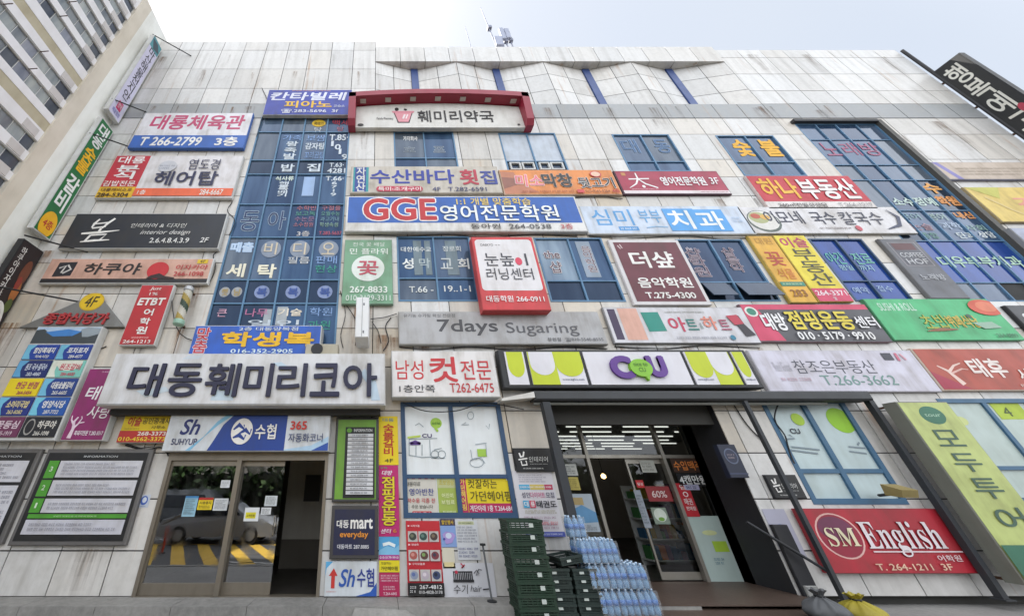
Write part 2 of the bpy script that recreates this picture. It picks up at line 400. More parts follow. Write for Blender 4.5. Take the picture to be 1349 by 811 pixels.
def sign(name, label, q, dep, face, items, frame=FRAMEW, fw=.03, cat='sign', group=None, thick=None, rct=None, hang=True):
    if name == 'wall_sign' and .2 < dep <= .32: dep = .08 if q and q[0][0] > 640 else dep*.5
    if thick and thick > dep: thick = None
    x0, x1, z0, z1 = rct or rect(q, -dep)
    th = min(thick or dep-.03, dep-.03) if dep > .1 else dep-.012
    root = thing(name, label, cat, ((x0+x1)/2, -dep+th, z0), group)
    MB().cbox(x0, x1, -dep, -dep+th, z0, z1, min(.015, fw*.5)).build('cabinet' if th > .05 else 'board', frame, root)
    y = -dep-.004
    fm = face if isinstance(face, bpy.types.Material) else M(face, .38, .5)
    MB().quad((x0+fw,y,z0+fw),(x1-fw,y,z0+fw),(x1-fw,y,z1-fw),(x0+fw,y,z1-fw)).build('face_panel', fm, root)
    F_ = Face(root, x0+fw, x1-fw, z0+fw, z1-fw, y); F_.done(items)
    if hang and -dep+th < -.02:                       # stand-off brackets back to the wall
        b = MB()
        nb = max(2, int((x1-x0)/1.5)+1)
        for i in range(nb):
            x = x0+.12+(x1-x0-.24)*i/(nb-1)
            b.box(x-.02, x+.02, -dep+th-.002, .012, z0+.02, z0+.06); b.box(x-.02, x+.02, -dep+th-.002, .012, z1-.08, z1-.04)
        b.build('bracket', RUSTM, root)
    return root, F_
def T(t, u0, u1, v0, v1, c, **k): return ('T', t, u0, u1, v0, v1, c, k)

def stain_mat():
    m = bpy.data.materials.new('rust_stain'); m.use_nodes = True
    n = m.node_tree.nodes; l = m.node_tree.links; b = n["Principled BSDF"]; b.inputs["Roughness"].default_value = .85
    a = n.new("ShaderNodeAttribute"); a.attribute_name = "tint"; sp = n.new("ShaderNodeSeparateColor"); l.new(a.outputs["Color"], sp.inputs[0])
    x = n.new("ShaderNodeMix"); x.data_type = 'RGBA'; x.inputs[6].default_value = (.17,.14,.11,1); x.inputs[7].default_value = (.34,.15,.045,1); l.new(sp.outputs[1], x.inputs[0]); l.new(x.outputs[2], b.inputs["Base Color"])
    g = n.new("ShaderNodeNewGeometry"); mp = n.new("ShaderNodeMapping"); mp.inputs["Scale"].default_value = (16,1,1.1); t = n.new("ShaderNodeTexNoise"); t.inputs["Scale"].default_value = 1; t.inputs["Detail"].default_value = 6
    l.new(g.outputs["Position"], mp.inputs[0]); l.new(mp.outputs[0], t.inputs["Vector"])
    r = n.new("ShaderNodeMapRange"); r.inputs[1].default_value = .38; r.inputs[2].default_value = .68; l.new(t.outputs["Fac"], r.inputs[0])
    mu = n.new("ShaderNodeMath"); mu.operation = 'MULTIPLY'; l.new(r.outputs[0], mu.inputs[0]); l.new(sp.outputs[0], mu.inputs[1]); l.new(mu.outputs[0], b.inputs["Alpha"])
    return m
# ================================================================ THE SETTING
XL = at(213, 55)[0]; XR = at(1180, 67)[0]
ASPH = ground_mat("asphalt", (.045,.045,.048), (.085,.083,.08), 14)
CONC = ground_mat("concrete", (.15,.145,.137), (.30,.29,.27), 9)
PAVE = ground_mat("paving", (.17,.165,.158), (.30,.29,.275), 11)
BROWN = ground_mat("brown_tile", (.05,.033,.025), (.10,.068,.052), 12, .5)
YEL = ground_mat("yellow_road_paint", (.50,.30,.03), (.66,.42,.05), 8)
WHP = ground_mat("white_road_paint", (.5,.5,.49), (.7,.7,.68), 8)

g = MB(); g.quad((-600,-600,-.15),(600,-600,-.15),(600,600,-.15),(-600,600,-.15)); struct(g.build('ground', ASPH))
g = MB(); g.box(-9.4, 60, -3.3, 14, -.14, 0)
struct(g.build('pavement', PAVE))
g = MB()
for i in range(60): g.box(-9.4+i*1.155+.006, -9.4+(i+1)*1.155-.006, -3.48, -3.302, -.149, .012)
struct(g.build('kerb', CONC))
g = MB(); g.quad((-60,-13,-.146),(60,-13,-.146),(60,-3.48,-.146),(-60,-3.48,-.146)); struct(g.build('road', ASPH))
g = MB()
def hatch(x0, x1, y0, y1):
    z = -.141
    for a, b, c, d in ((x0,x1,y0,y0+.14),(x0,x1,y1-.14,y1)): g.quad((a,c,z),(b,c,z),(b,d,z),(a,d,z))
    x = x0
    while x < x1-2.9:
        g.quad((x,y0+.15,z),(x+.45,y0+.15,z),(x+2.9,y1-.15,z),(x+2.45,y1-.15,z)); x += 1.0
hatch(-9.2, 2.5, -8.7, -3.75)
struct(g.build('yellow_road_marking', YEL))
g = MB()
for i in range(12): g.quad((-22+i*4,-10.0,-.141),(-20+i*4,-10.0,-.141),(-20+i*4,-9.87,-.141),(-22+i*4,-9.87,-.141))
for x in (-4.6,-2.4): g.quad((x,-4.9,-.141),(x+2.0,-4.6,-.141),(x+2.0,-4.48,-.141),(x,-4.78,-.141))
struct(g.build('white_road_marking', WHP))
g = MB(); 
for i in range(12): g.box(-9.3+i*1.2+.004, -9.3+(i+1)*1.2-.004, -.55, .2, .002, .13)
struct(g.build('concrete_apron', CONC))

# ================================================================ MAIN BUILDING
B = thing('commercial_building', 'four storey white panel clad commercial building covered in shop signs', 'building', ((XL+XR)/2, 0.3, 0))
CLAD = facade_mat(); JOINT = M('#2b2a29', .8, .2, name='dark_joint')
BLUEF = M('#557d9f', .45, .3, name='blue_window_frame'); NAVYF = M('#2c4a6b', .45, .3, name='dark_blue_frame')
GL_BLUE = blue_glass("blue_tinted_glass", (.042,.08,.145)); GL_VAR = [GL_BLUE, GL_BLUE, blue_glass('blue_tinted_glass_worn',(.07,.105,.16)), blue_glass('blue_tinted_glass_dark',(.02,.042,.085)), blue_glass('blue_tinted_glass_grey',(.085,.11,.14))]; GL_DARK = blue_glass("dark_glass", (.018,.03,.05)); GL_DEEP = blue_glass("deep_blue_film_glass", (.015,.05,.22))
BLIND = M('#b9c1cc', .5, .35, name='pale_blind'); WBLIND = M('#dde1e2', .4, .2, name='white_film')
HOLES = []
def window(q, cols, rows, frame=BLUEF, glass=GL_BLUE, bar=.045, special=None, dep=.03, rct=None, out=.012, name='window'):
    """cols: number; rows: pixel heights of the transoms. special: {(col,row): material}"""
    x0, x1, z0, z1 = rct or rect(q, 0); HOLES.append((x0, x1, z0, z1))
    zs = [z1]+[at(500, y)[1] for y in rows]+[z0]; xs = [x0+(x1-x0)*i/cols for i in range(cols+1)]
    f = MB()
    f.box(x0, x1, -out, .1, z0, z0+bar).box(x0, x1, -out, .1, z1-bar, z1)
    f.box(x0, x0+bar, -out, .1, z0+bar, z1-bar).box(x1-bar, x1, -out, .1, z0+bar, z1-bar)
    for x in xs[1:-1]: f.box(x-bar/2, x+bar/2, -out+.002, .1, z0+bar, z1-bar)
    for z in zs[1:-1]:
        for a, b in zip(xs, xs[1:]):
            f.box(a+(bar if a == x0 else bar/2), b-(bar if b == x1 else bar/2), -out+.006, .09, z-bar*.4, z+bar*.4)
    fo = f.build(name, frame, B)
    gm = [glass]; gmb = MB()
    for i, (a, b) in enumerate(zip(xs, xs[1:])):
        for j, (t, u) in enumerate(zip(zs, zs[1:])):
            m = (special or {}).get((i, j), random.choice(GL_VAR) if glass == GL_BLUE else glass)
            if m is None: continue
            if m not in gm: gm.append(m)
            d = dep+random.uniform(-.004, .004)
            gmb.quad((a,d,u),(b,d+random.uniform(-.006,.006),u),(b,d+random.uniform(-.006,.006),t),(a,d,t), gm.index(m))
    gmb.build('glass', gm, fo)
    return fo, dep
def wl(fo, t, xa, xb, ya, yb, c, y=.018, **k):
    ym = (ya+yb)/2; X0 = at(xa, ym, y)[0]; X1 = at(xb, ym, y)[0]
    Z1 = at(500, ya, y)[1]; Z0 = at(500, yb, y)[1]
    if k.get('outline'): k['outline'] = M(k['outline'], .5, .2)
    return lettering(fo, t, X0, X1, Z0, Z1, y, M(c, .5, .3), **k)
def wp(fo, kind, xa, xb, ya, yb, c, y=.022, name='window_film'):
    ym = (ya+yb)/2; X0 = at(xa, ym, y)[0]; X1 = at(xb, ym, y)[0]; Z1 = at(500, ya, y)[1]; Z0 = at(500, yb, y)[1]
    m = MB(); mt = c if isinstance(c, bpy.types.Material) else M(c, .5, .3)
    if kind == 'R': m.quad((X0,y,Z0),(X1,y,Z0),(X1,y,Z1),(X0,y,Z1))
    else: m.poly([(a,y,b) for a, b in ell((X0+X1)/2,(Z0+Z1)/2,(X1-X0)/2,(Z1-Z0)/2)][::-1])
    m.build(name, mt, fo)

# --- tall left window strip
WS, _ = window([(343,156),(463,153),(440,466),(262,466)], 4, [174,211,229.5,269,312.5,368.5,399.5],
               special={(0,6):GL_DARK,(1,6):GL_DARK,(2,6):GL_DARK,(3,6):GL_DARK,(0,7):GL_DARK,(1,7):GL_DARK,(0,2):GL_DARK,(1,2):GL_DARK,(2,2):GL_DARK,(3,2):GL_DARK})
PW = '#c9d3dc'; PB = '#7c9ccb'; TAN = '#cfc3ad'
wp(WS,'E',411,429,158,167,'#d8b21c'); wl(WS,'뚝배기',414,426,160.5,165,'#5a4a10',y=.014); wl(WS,'탕',414,424,167.5,174,'#b9bfc6')
wl(WS,'백세',438,460,158,165,'#b3374a'); wl(WS,'탕',444,453,167,173,'#a8697c')
wl(WS,'가족',373,398,178,185,PB); wl(WS,'왕',377,393,186,193,PW,bold=.05); wl(WS,'족',374,391,194.5,201,PW,bold=.05); wl(WS,'발',373,390,202,210,PW,bold=.05)
wl(WS,'보쌈',404,429,178,186,PB); wl(WS,'감자탕',402,428,188,197,PW,bold=.05); wl(WS,'꼬리곰탕',401,427,200,209,PB)
wl(WS,'T.85·',434,459,177,185,PW,bold=.05)
for ch, x, y in (('1',436,185.5),('0',441,190),('1',446,196),('9',450,203)): wl(WS,ch,x,x+8 if ch!='1' else x+4,y,y+7,PW,bold=.05)
wl(WS,'밥',370,388,216,226,PW,bold=.05); wl(WS,'집',404,422,215.5,226,PW,bold=.05); wl(WS,'T.63·',434,453,214.5,220,PW,bold=.04); wl(WS,'4281',431,455,221.5,228,PW,bold=.04)
wl(WS,'식사류',363,387,232,238,'#d6e2dc',bold=.04,outline='#3c6f60'); wl(WS,'해물뚝배기',366,380,239,259,PW,bold=.06,vert=True)
wp(WS,'R',399,414,233,258,'#93add2'); wl(WS,'T.66·',429,453,232,238,PW,bold=.04); wl(WS,'6719',436,444,239,258,PW,bold=.05,vert=True)
wl(WS,'동',317,341,278,304,'#24375f',bold=.01,outline='#a9bccc',ow=.03); wl(WS,'아',353,376,278,302,'#24375f',bold=.01,outline='#a9bccc',ow=.03)
for i, (a, b, c) in enumerate((('수학반','구절풀','#a86a78'),('보고독','오월수능','#4f9085'),('수논문','과고기내','#8f6d90'),('소수정원','학생속셈','#a36a7a'))):
    wl(WS,a,391-i*1.5,417-i*1.5,271+i*7.2,277+i*7.2,c); wl(WS,b,424-i,449-i*1.2,271+i*7.2,277+i*7.2,('#a86a78','#5b8f86','#6a8f9c','#7d9d8f')[i])
wl(WS,'3층',391,408,304,311,'#c9c6c8'); wl(WS,'T.283-5637',420,450,304.5,309,'#b4546a')
wl(WS,'때출',304,334,319,332,'#bcd0ea',bold=.06,outline='#8fb2dd',ow=.05)
for a, b, t in ((344,370,'비'),(382,408,'디'),(420,446,'오')):
    wp(WS,'E',a,b,317,339,'#8590a2'); wl(WS,t,a+4,b-5,319.5,335,TAN,bold=.01,y=.014)
wl(WS,'필름',379,408,338,347,'#c2c6cb'); wl(WS,'판매',416,444,337,347,PB); wl(WS,'현상',415,444,349,359,'#2f8f80')
wl(WS,'세',298,323,347,365,'#ece3cf',bold=.06); wl(WS,'탁',339,364,347.5,366,'#ece3cf',bold=.06)
for a, b, t in ((289,303,'햇'),(305,319,'님')): wp(WS,'E',a,b,378,391,'#a0a4aa'); wl(WS,t,a+3,b-3,380,389,'#b59a55',y=.014)
for a, b in ((335,355),(376,396),(418,438)): wp(WS,'E',a,b,376,393,'#7f8fb8'); wl(WS,'복',a+3,b-3,379,390,'#33539c',y=.014,bold=.05)
wl(WS,'큰',286,299,407,417,'#c99db3'); wl(WS,'나무',323,353,406,417,'#b86f96'); wp(WS,'R',347,357,407,430,'#9ba3aa'); wp(WS,'R',364,378,404,428,'#a7adb2')
wl(WS,'기술',366,398,406,416,'#ded6c8',bold=.05); wl(WS,'학원',408,438,405,416,PB); wl(WS,'일인',326,395,421,430,PW); wl(WS,'과원',405,435,422,434,'#2f9080')

# --- fourth floor windows
W1,_ = window([(519,173),(597,173),(604,222),(519,222)], 2, [208.5])
wl(W1,'가자회사',531,550,179.5,185.5,'#e8ecef',bold=.05); wl(W1,'호',532,547,193.5,200,'#2d4361',bold=.0,outline='#bfc7c9',ow=.05); wl(W1,'프',571,586,193,200.5,'#2d4361',outline='#bfc7c9',ow=.05)
W2,_ = window([(658,175.5),(731,175.5),(751,230),(668,230)], 2, [212.5], special={(0,0):BLIND,(1,0):BLIND,(0,1):GL_DARK,(1,1):GL_DARK})
for a, b in ((671.5,686),(687.5,704),(710,724),(725,742)):           # small sliding vents
    fr = MB(); X0 = at(a,218)[0]; X1 = at(b,218)[0]; Z1 = at(500,214.5)[1]; Z0 = at(500,224)[1]
    fr.box(X0,X1,-.03,.03,Z0,Z0+.05).box(X0,X1,-.03,.03,Z1-.05,Z1).box(X0,X0+.05,-.03,.03,Z0+.05,Z1-.05).box(X1-.05,X1,-.03,.03,Z0+.05,Z1-.05)
    fr.build('vent_sash', FRAMEW, W2)
W3,_ = window([(806,177.5),(880,177.5),(911,226),(829,226)], 2, [213])
wl(W3,'대',820,840,184,201,'#3a5c86',outline='#8aa5c6',ow=.035,bold=.0); wl(W3,'동',863,882,184,201,'#3a5c86',outline='#8aa5c6',ow=.035,bold=.0)
W4,_ = window([(946,178.5),(1016,179),(1066,232),(976,232)], 2, [213.5])
wl(W4,'숯',967,990,184,206,'#e0a928',bold=.06); wl(W4,'불',1003,1027,184,206,'#e0a928',bold=.06)

# --- third floor windows
GN,_ = window([(523,311.5),(619,311.5),(630,397),(524,397)], 2, [366.5])
CUR = M('#76868f', .7, .5, name='grey_curtain_behind_glass')
for a, b, s_ in ((545,556,1),(560,568,2),(588,603,3)): wp(GN,'R',a,b,317,362,CUR,y=.0225,name='torn_film')
wl(GN,'대한예수교',528,568,325,331.5,'#d7dcdc'); wl(GN,'장로회',583,607,324,331,'#c9cfd0')
wl(GN,'성',530,545,340,354,'#dfe3e2',bold=.05); wl(GN,'막',552,567,340,353,'#a9b6ba'); wl(GN,'교',580,596,340,354,'#c3cacb'); wl(GN,'회',603,618,340,354,'#d7dcdb',bold=.04)
wl(GN,'T.66 -',539,571,377,385,'#d7dcdc'); wl(GN,'19..1-1',585,620,376,384,'#d7dcdc')
W7,_ = window([(697,314),(790,313),(826,397),(732,398)], 2, [370], special={(0,0):blue_glass('pale_blue_glass',(.19,.26,.33)),(0,1):GL_DARK,(1,1):GL_DARK})
wl(W7,'the',716,737,330,340,'#5b4552',outline='#e2dddd',ow=.05); wl(W7,'샵',725,740,344,359,'#5b4552',outline='#e2dddd',ow=.05)
wp(W7,'R',765,784,318,365,'#8d9bab'); wl(W7,'음악학원',770,783,324,358,'#5d4756',vert=True,outline='#e6dfe0',ow=.05)
W8,_ = window([(895,317),(972,314),(1033,397),(926,397)], 2, [371.5], special={(0,1):GL_DARK,(1,1):GL_DARK})
wl(W8,'샵학원',909,930,327,364,'#5a4656',vert=True,outline='#c9bec6',ow=.05); wl(W8,'샵음악',957,974,326,358,'#5a4656',vert=True,outline='#c9bec6',ow=.05)
wl(W8,'the',903,912,325,330,'#c9bec6')
for a, b in ((930,962),(975,1022)):                                # tilted-open vents
    m = MB(); X0 = at(a,385)[0]; X1 = at(b,385)[0]; Z1 = at(500,373)[1]; Z0 = at(500,392)[1]
    m._a([(X0,-.02,Z1),(X1,-.02,Z1),(X1,-.16,Z0),(X0,-.16,Z0),(X0,.01,Z1),(X1,.01,Z1),(X1,-.13,Z0),(X0,-.13,Z0)], [(3,2,1,0),(4,5,6,7),(0,1,5,4),(2,3,7,6),(1,2,6,5),(3,0,4,7)])
    m.build('open_vent', GL_DARK, W8)
W9,_ = window([(1068,314),(1139,315),(1200,397),(1122,397)], 2, [370], glass=GL_DEEP, frame=NAVYF)
wl(W9,'야간',1090,1112,332,348,'#5cae9f'); wl(W9,'진료',1124,1148,333,348,'#6fb5a2'); wl(W9,'평일',1106,1124,349,356,'#8fb6c4'); wl(W9,'까지',1133,1150,349,357,'#8fb6c4'); wl(W9,'예약',1124,1144,378,386,'#9fb8d8'); wl(W9,'접수',1156,1176,376,384,'#9fb8d8')

# --- tall right window strip
q5 = [(1056,163.5),(1148,163.5),(1349,345),(1254,397)]
x0,_,_,z1 = rect([(1056,163.5)]*4,0); XS0 = (at(1056,163.5)[0]+at(1236,380)[0])/2; XS1 = (at(1150,163.5)[0]+at(1340,328)[0])/2
WR,_ = window(None, 4, [184,217,237,277,317,372], rct=(XS0, XS1, at(500,397)[1], z1), special={(0,5):GL_DEEP,(1,5):GL_DEEP,(2,5):GL_DEEP,(3,5):GL_DEEP,(0,4):GL_DARK,(3,3):GL_DARK,(3,6):M('#08090a',.6,.1),(2,6):M('#08090a',.6,.1)}, out=.004, bar=.034)
MB().box(XS1+.005, XS1+.17, -.10, .0, at(500,397)[1], z1+.12).build('strip_edge_trim', M('#4a4844',.5,.4), B)
MB().box(XS0-.1, XS1+.004, -.12, .0, z1+.005, z1+.12).build('strip_head_trim', M('#2f3034',.5,.4), B)
for a, b, t in ((1084,1104,'노'),(1110,1130,'래'),(1136,1158,'방')): wl(WR,t,a,b,188,205,'#9c5a78')
wl(WR,'수',1216,1240,241,255,'#d79a4d',bold=.07); wl(WR,'학원',1235,1262,258,271,'#cf8a45',bold=.08)
wl(WR,'소수정예',1176,1232,260,271,'#bcd0c8',bold=.05); wl(WR,'내신',1258,1282,279,288,'#d08a42',bold=.08)
for i, (a, b, t, c) in enumerate(((1186,1212,'국어','#7f9fa5'),(1222,1246,'영어','#9bb5b0'),(1200,1228,'논술','#a5858f'),(1240,1266,'과학','#aebfd4'),(1272,1298,'사회','#82a39b'),(1215,1236,'종합','#5c8d80'),(1262,1284,'단과','#d8e2e0'),(1290,1310,'상담','#dfe6e6'))):
    wl(WR,t,a,b,(281,281,294,293,296,306,306,305)[i],(289,290,303,302,304,314,314,313)[i],c)
wl(WR,'대우부부치과',1238,1346,337,352,'#a9cbb6',bold=.04)

# --- ground floor windows
G1,_ = window([(528,529),(659,530),(682,682),(531,682)], 2, [627], frame=NAVYF, glass=WBLIND, bar=.09, dep=.03)
G2,_ = window([(1000,526),(1114,524),(1190,664),(1071,664)], 2, [620], frame=M('#3d6482',.45,.3), glass=M('#b3c3c4',.3,.25,name='pale_green_film'), bar=.1, dep=.03)
G3,_ = window(None, 3, [616], rct=(at(1290,600)[0], at(1480,600)[0], at(500,662)[1], at(500,525)[1]), frame=M('#3d6482',.45,.3), glass=M('#aebcb6',.3,.25), bar=.09, dep=.03)
LNE = '#7d8a92'
# drawings on the white shop-window film: kiosk, parasol, bicycle, fruit, sun
def film_art(fo, strokes, c, wd, y=.018):
    m = MB()
    for st in strokes:
        q = ribbon([at(px,py,y) for px, py in st], wd)
        for a, b in zip(q, q[1:]): m.quad((a[1][0],y,a[1][1]),(b[1][0],y,b[1][1]),(b[0][0],y,b[0][1]),(a[0][0],y,a[0][1]))
    m.build('film_drawing', M(c,.5,.1), fo)
def ring(cx, cy, rx, ry, n=14): return [(cx+rx*math.cos(2*math.pi*i/n), cy+ry*math.sin(2*math.pi*i/n)) for i in range(n+1)]
film_art(G1, [[(539,578),(539,599)],[(539,599),(556,602),(577,601)],[(539,578),(576,577)],[(566,579),(567,600)],[(548,586),(548,600)],[(556,585),(556,600)],ring(573,598,5,5),ring(582,598,5,5),[(568,603),(586,603)],[(572,592),(582,590)],[(547,560),(552,557),(558,562)]], LNE, .012)
film_art(G1, [ring(620,547,4,5),[(614,556),(608,559),(618,559)],[(640,560),(644,565),(645,558)],ring(628,609,9,6),[(620,606),(634,602),(639,610)],[(620,592),(622,604)],[(640,584),(641,600)],[(626,585),(641,583)]], LNE, .011)
film_art(G1, [[(540,584),(547,581),(554,584)],[(541,584),(554,584)]], '#5c3d86', .05)
wl(G1,'CU',556,569,571,576,'#3c2a66',bold=.05); wp(G1,'E',567,582,550,564,'#9dc34a'); wl(G1,'nice & fresh',569,580,555,559,'#4e7a2a',y=.014)
film_art(G1, [[(573,563),(577,568)]], '#9dc34a', .05); wp(G1,'R',629,641,591,601,'#9dc34a')
film_art(G1, [[(537,524+52),(545,575),(554,574)]], '#b5c95a', .04)
wp(G2,'E',1043,1059,544,560,'#a4c43c'); wl(G2,'CU',1041,1054,564,571,'#2f3540',bold=.05); film_art(G2,[[(1040,572),(1047,577),(1036,578)],[(1043,588),(1080,592)],[(1040,592),(1078,597)]], LNE, .03)
wp(G2,'E',1091,1124,537,570,'#8fbf2e'); film_art(G2,[[(1118,588),(1140,590)],[(1119,594),(1142,597)],[(1130,586),(1132,582)]], LNE, .03)
wp(G3,'R',1310,1349,528,552,'#a9bd3a'); wl(G3,'4',1322,1332,536,548,'#4a5a2a'); wp(G3,'E',1258,1275,548,560,'#c6cf8a')

# --- shop entrance and bank doorway holes
DX0, DX1, DZ0, DZ1 = rect([(218,596),(433,596),(421,783),(182,783)], 0); DZ0 = .13; HOLES.append((DX0, DX1, .0, DZ1))
SX0, SX1 = at(728,545)[0], (at(948,545)[0]+at(1004,690)[0])/2; SZ1 = at(800,531)[1]; HOLES.append((SX0, SX1, 0, SZ1))

# --- cladding
def sub(r, h):
    x0,x1,z0,z1 = r; a,b,c,d = h
    if b <= x0+1e-4 or a >= x1-1e-4 or d <= z0+1e-4 or c >= z1-1e-4: return [r]
    o = []
    if a > x0: o.append((x0, a, z0, z1))
    if b < x1: o.append((b, x1, z0, z1))
    xa, xb = max(a,x0), min(b,x1)
    if c > z0: o.append((xa, xb, z0, c))
    if d < z1: o.append((xa, xb, d, z1))
    return o
rnd = random.Random(3)
wallmb = MB()
def panel(x0, x1, z0, z1, t, gap=.011):
    back = [(x0,x1,z0,z1)]; front = [(x0+gap,x1-gap,z0+gap,z1-gap)]
    for h in HOLES:
        back = [p for r in back for p in sub(r, h)]; front = [p for r in front for p in sub(r, h)]
    for a,b,c,d in back: wallmb.quad((a,.022,c),(b,.022,c),(b,.022,d),(a,.022,d), 1)
    ox, oz = rnd.uniform(-.002,.002), rnd.uniform(-.002,.002)
    for a,b,c,d in front:
        if b-a < .01 or d-c < .01: continue
        wallmb.box(a, b, ox, .02, c, d, 0, t)
zgT, zgB = at(600,137)[1], at(600,155.5)[1]
def tint(z, x):
    grey = 1.0 if zgB-.01 < z < zgT+.01 else 0
    warm = 0
    if z < zgB: warm = min(1, max(0, rnd.gauss(.2, .2)))
    if 2.2 < z < 9.5 and -9.6 < x < 8: warm = min(1, max(0, rnd.gauss(.38, .3)))
    if z < 2.4: warm = max(0, rnd.gauss(.12,.08)); grey = 0
    if z > zgT: warm = max(0, rnd.gauss(.12, .1))
    return (rnd.uniform(.82, 1.0), warm, grey)
zr = [at(600,y)[1] for y in (156,177,210,233,258,284,309)]
z = zr[-1]
while z > 3.3: z -= .98; zr.append(z)
zr += [2.42, 1.6, .78, .13]
XM0, XM1 = at(495,60)[0], (at(930,64)[0]+at(1012,136)[0])/2
def cols(a, b, st=.97):
    n = max(1, round((b-a)/st)); return [a+(b-a)*i/n for i in range(n+1)]
xs = cols(XL, XM0)+cols(XM0, XM1)[1:]+cols(XM1, XR)[1:]
for a, b in zip(xs, xs[1:]):
    panel(a, b, zgB, zgT, tint((zgB+zgT)/2, a))
    for t_, u_ in zip(zr, zr[1:]): panel(a, b, u_, t_, tint((t_+u_)/2, a))
# upper part, left and right blocks
ztopL, ztopR, ztopM = at(350,55)[1], at(1100,66)[1], at(700,63)[1]
for x_lo, x_hi, zt in ((XL, XM0, ztopL),(XM1, XR, ztopR)):
    c_ = [q for q in xs if x_lo-1e-6 <= q <= x_hi+1e-6]
    zz = [zgT, zgT+(zt-zgT)*.22, zgT+(zt-zgT)*.52, zgT+(zt-zgT)*.84, zt]
    for a, b in zip(c_, c_[1:]):
        for u_, t_ in zip(zz, zz[1:]): panel(a, b, u_, t_, tint(20, a))
wallmb.build('wall', [CLAD, JOINT], B, tint=True)
# rust and dirt runs on the cladding, each with its own shape
STM = stain_mat(); sm_ = MB()
def stain(px, py, w_, h_, a, rust, y=-.004):
    x, z = at(px, py, 0); n_ = 5
    if not (XL+.1 < x-w_/2 and x+w_/2 < XR-.1): return
    if z > at(600, 82)[1]-.1 and (z > ztopM-.05 or XM0-.3 < x < XM1+.3): return
    if zgT < z+.02 and XM0-.3 < x < XM1+.3: return
    for a_, b_, c_, d_ in HOLES:
        if x+w_/2 > a_-.05 and x-w_/2 < b_+.05 and z > c_ and z-h_ < d_: return
    for i in range(4):
        for j in range(n_):
            xa, xb = x+w_*(j/n_-.5), x+w_*((j+1)/n_-.5); za, zb_ = z-h_*i/4, z-h_*(i+1)/4
            sm_._a([(xa,y,zb_),(xb,y,zb_),(xb,y,za),(xa,y,za)], [(0,1,2,3)], 0, (a*(1-(i+.3)/4.3)*(1 if 0 < j < n_-1 else .45), rust, 0))
rs = random.Random(21)
for px, py, w_, h_, a, ru in ((503,441,.5,.7,.9,.7),(520,444,.35,.5,.7,.5),(560,456,.3,.3,.8,.9),(468,405,.25,1.3,.9,.8),(455,412,.3,1.0,.8,.6),(602,178,.35,1.2,.8,.6),(662,180,.3,1.6,.9,.9),(468,172,.5,1.5,.9,.6),(480,172,.3,1.0,.7,.5),
    (505,66,.35,.6,.7,.6),(150,172,.5,1.2,.9,.7),(170,215,.3,.6,.6,.6),(130,205,.4,1.0,.9,.8),(100,262,.4,1.0,.9,.8),(64,330,.4,.9,.9,.8),(35,375,.4,1.2,.9,.8),(15,425,.5,1.2,.9,.7),(205,200,.3,.5,.7,.6),(315,262,.25,.8,.7,.5),(262,372,.3,1.0,.7,.6),(238,434,.3,.8,.9,.8),
    (700,457,.4,.3,.7,.9),(820,457,.3,.3,.7,.9),(905,456,.3,.3,.7,.8),(760,412,.3,.4,.6,.5),(630,412,.3,.4,.6,.4),(945,262,.4,.7,.6,.4),(860,142,.5,1.3,.55,.2),(800,142,.4,1.0,.5,.2),(1000,142,.6,1.1,.5,.2),(1080,145,.5,.8,.5,.2),(720,142,.4,.9,.5,.3),(330,140,.4,.8,.5,.2),(270,92,.3,1.6,.6,.4),(215,75,.4,1.6,.6,.4),(410,60,.3,1.5,.5,.2),(1235,160,.7,1.6,.6,.2),(1160,75,.5,2.0,.5,.2),(990,72,.5,1.6,.5,.2),(1060,72,.4,1.8,.45,.2),(205,590,.2,1.2,.6,.3),(120,722,.5,.8,.5,.1),(520,690,.15,1.2,.7,.2),(1130,670,.4,.8,.4,.1)):
    stain(px, py, w_, h_, a, ru)
for _ in range(70):
    stain(rs.uniform(150,1240), rs.choice((58,72,95,140,158,178,212,262,312,402,457))+rs.uniform(-1,1), rs.uniform(.05,.22), rs.uniform(.3,1.3), rs.uniform(.3,.75), rs.uniform(0,.7))
so2 = sm_.build('rust_stain', STM, B, tint=True); so2["kind"] = "stuff"
# folded middle part of the parapet with blue fins
zf0, zf1 = at(600,136)[1], at(600,82)[1]
finx = [(at(546,81)[0]+at(550,119)[0])/2, (at(656,81)[0]+at(668,125)[0])/2, (at(776,85)[0]+at(803,131)[0])/2, (at(890,86)[0]+at(925,132)[0])/2]
RC = .30; fw_ = .14
pm = MB(); fins = []
nodes = [(XM0, 0.0)]
for i, fx in enumerate(finx):
    nodes += [(fx-fw_, RC), (fx+fw_, RC)]
    nodes.append(((fx+finx[i+1])/2, 0.0) if i < 3 else (XM1, 0.0))
zz = [zgT, zf0+.05, zf0+(zf1-zf0)*.45, zf1]
zz = [zgT, zgT+(zf1-zgT)*.33, zgT+(zf1-zgT)*.7, zf1]
for (xa, ya), (xb, yb) in zip(nodes, nodes[1:]):
    if ya == yb == RC: continue
    n = 2
    for i in range(n):
        p0 = (xa+(xb-xa)*i/n, ya+(yb-ya)*i/n); p1 = (xa+(xb-xa)*(i+1)/n, ya+(yb-ya)*(i+1)/n)
        for u_, t_ in zip(zz, zz[1:]):
            k = .011; dx = (p1[0]-p0[0]); dy = (p1[1]-p0[1]); l_ = math.hypot(dx, dy); ux, uy = dx/l_*k, dy/l_*k
            pm.quad((p0[0]+ux,p0[1]+uy,u_+k),(p1[0]-ux,p1[1]-uy,u_+k),(p1[0]-ux,p1[1]-uy,t_-k),(p0[0]+ux,p0[1]+uy,t_-k), 0, tint(20,0))
            pm.quad((p0[0],p0[1]+.018,u_),(p1[0],p1[1]+.018,u_),(p1[0],p1[1]+.018,t_),(p0[0],p0[1]+.018,t_), 1)
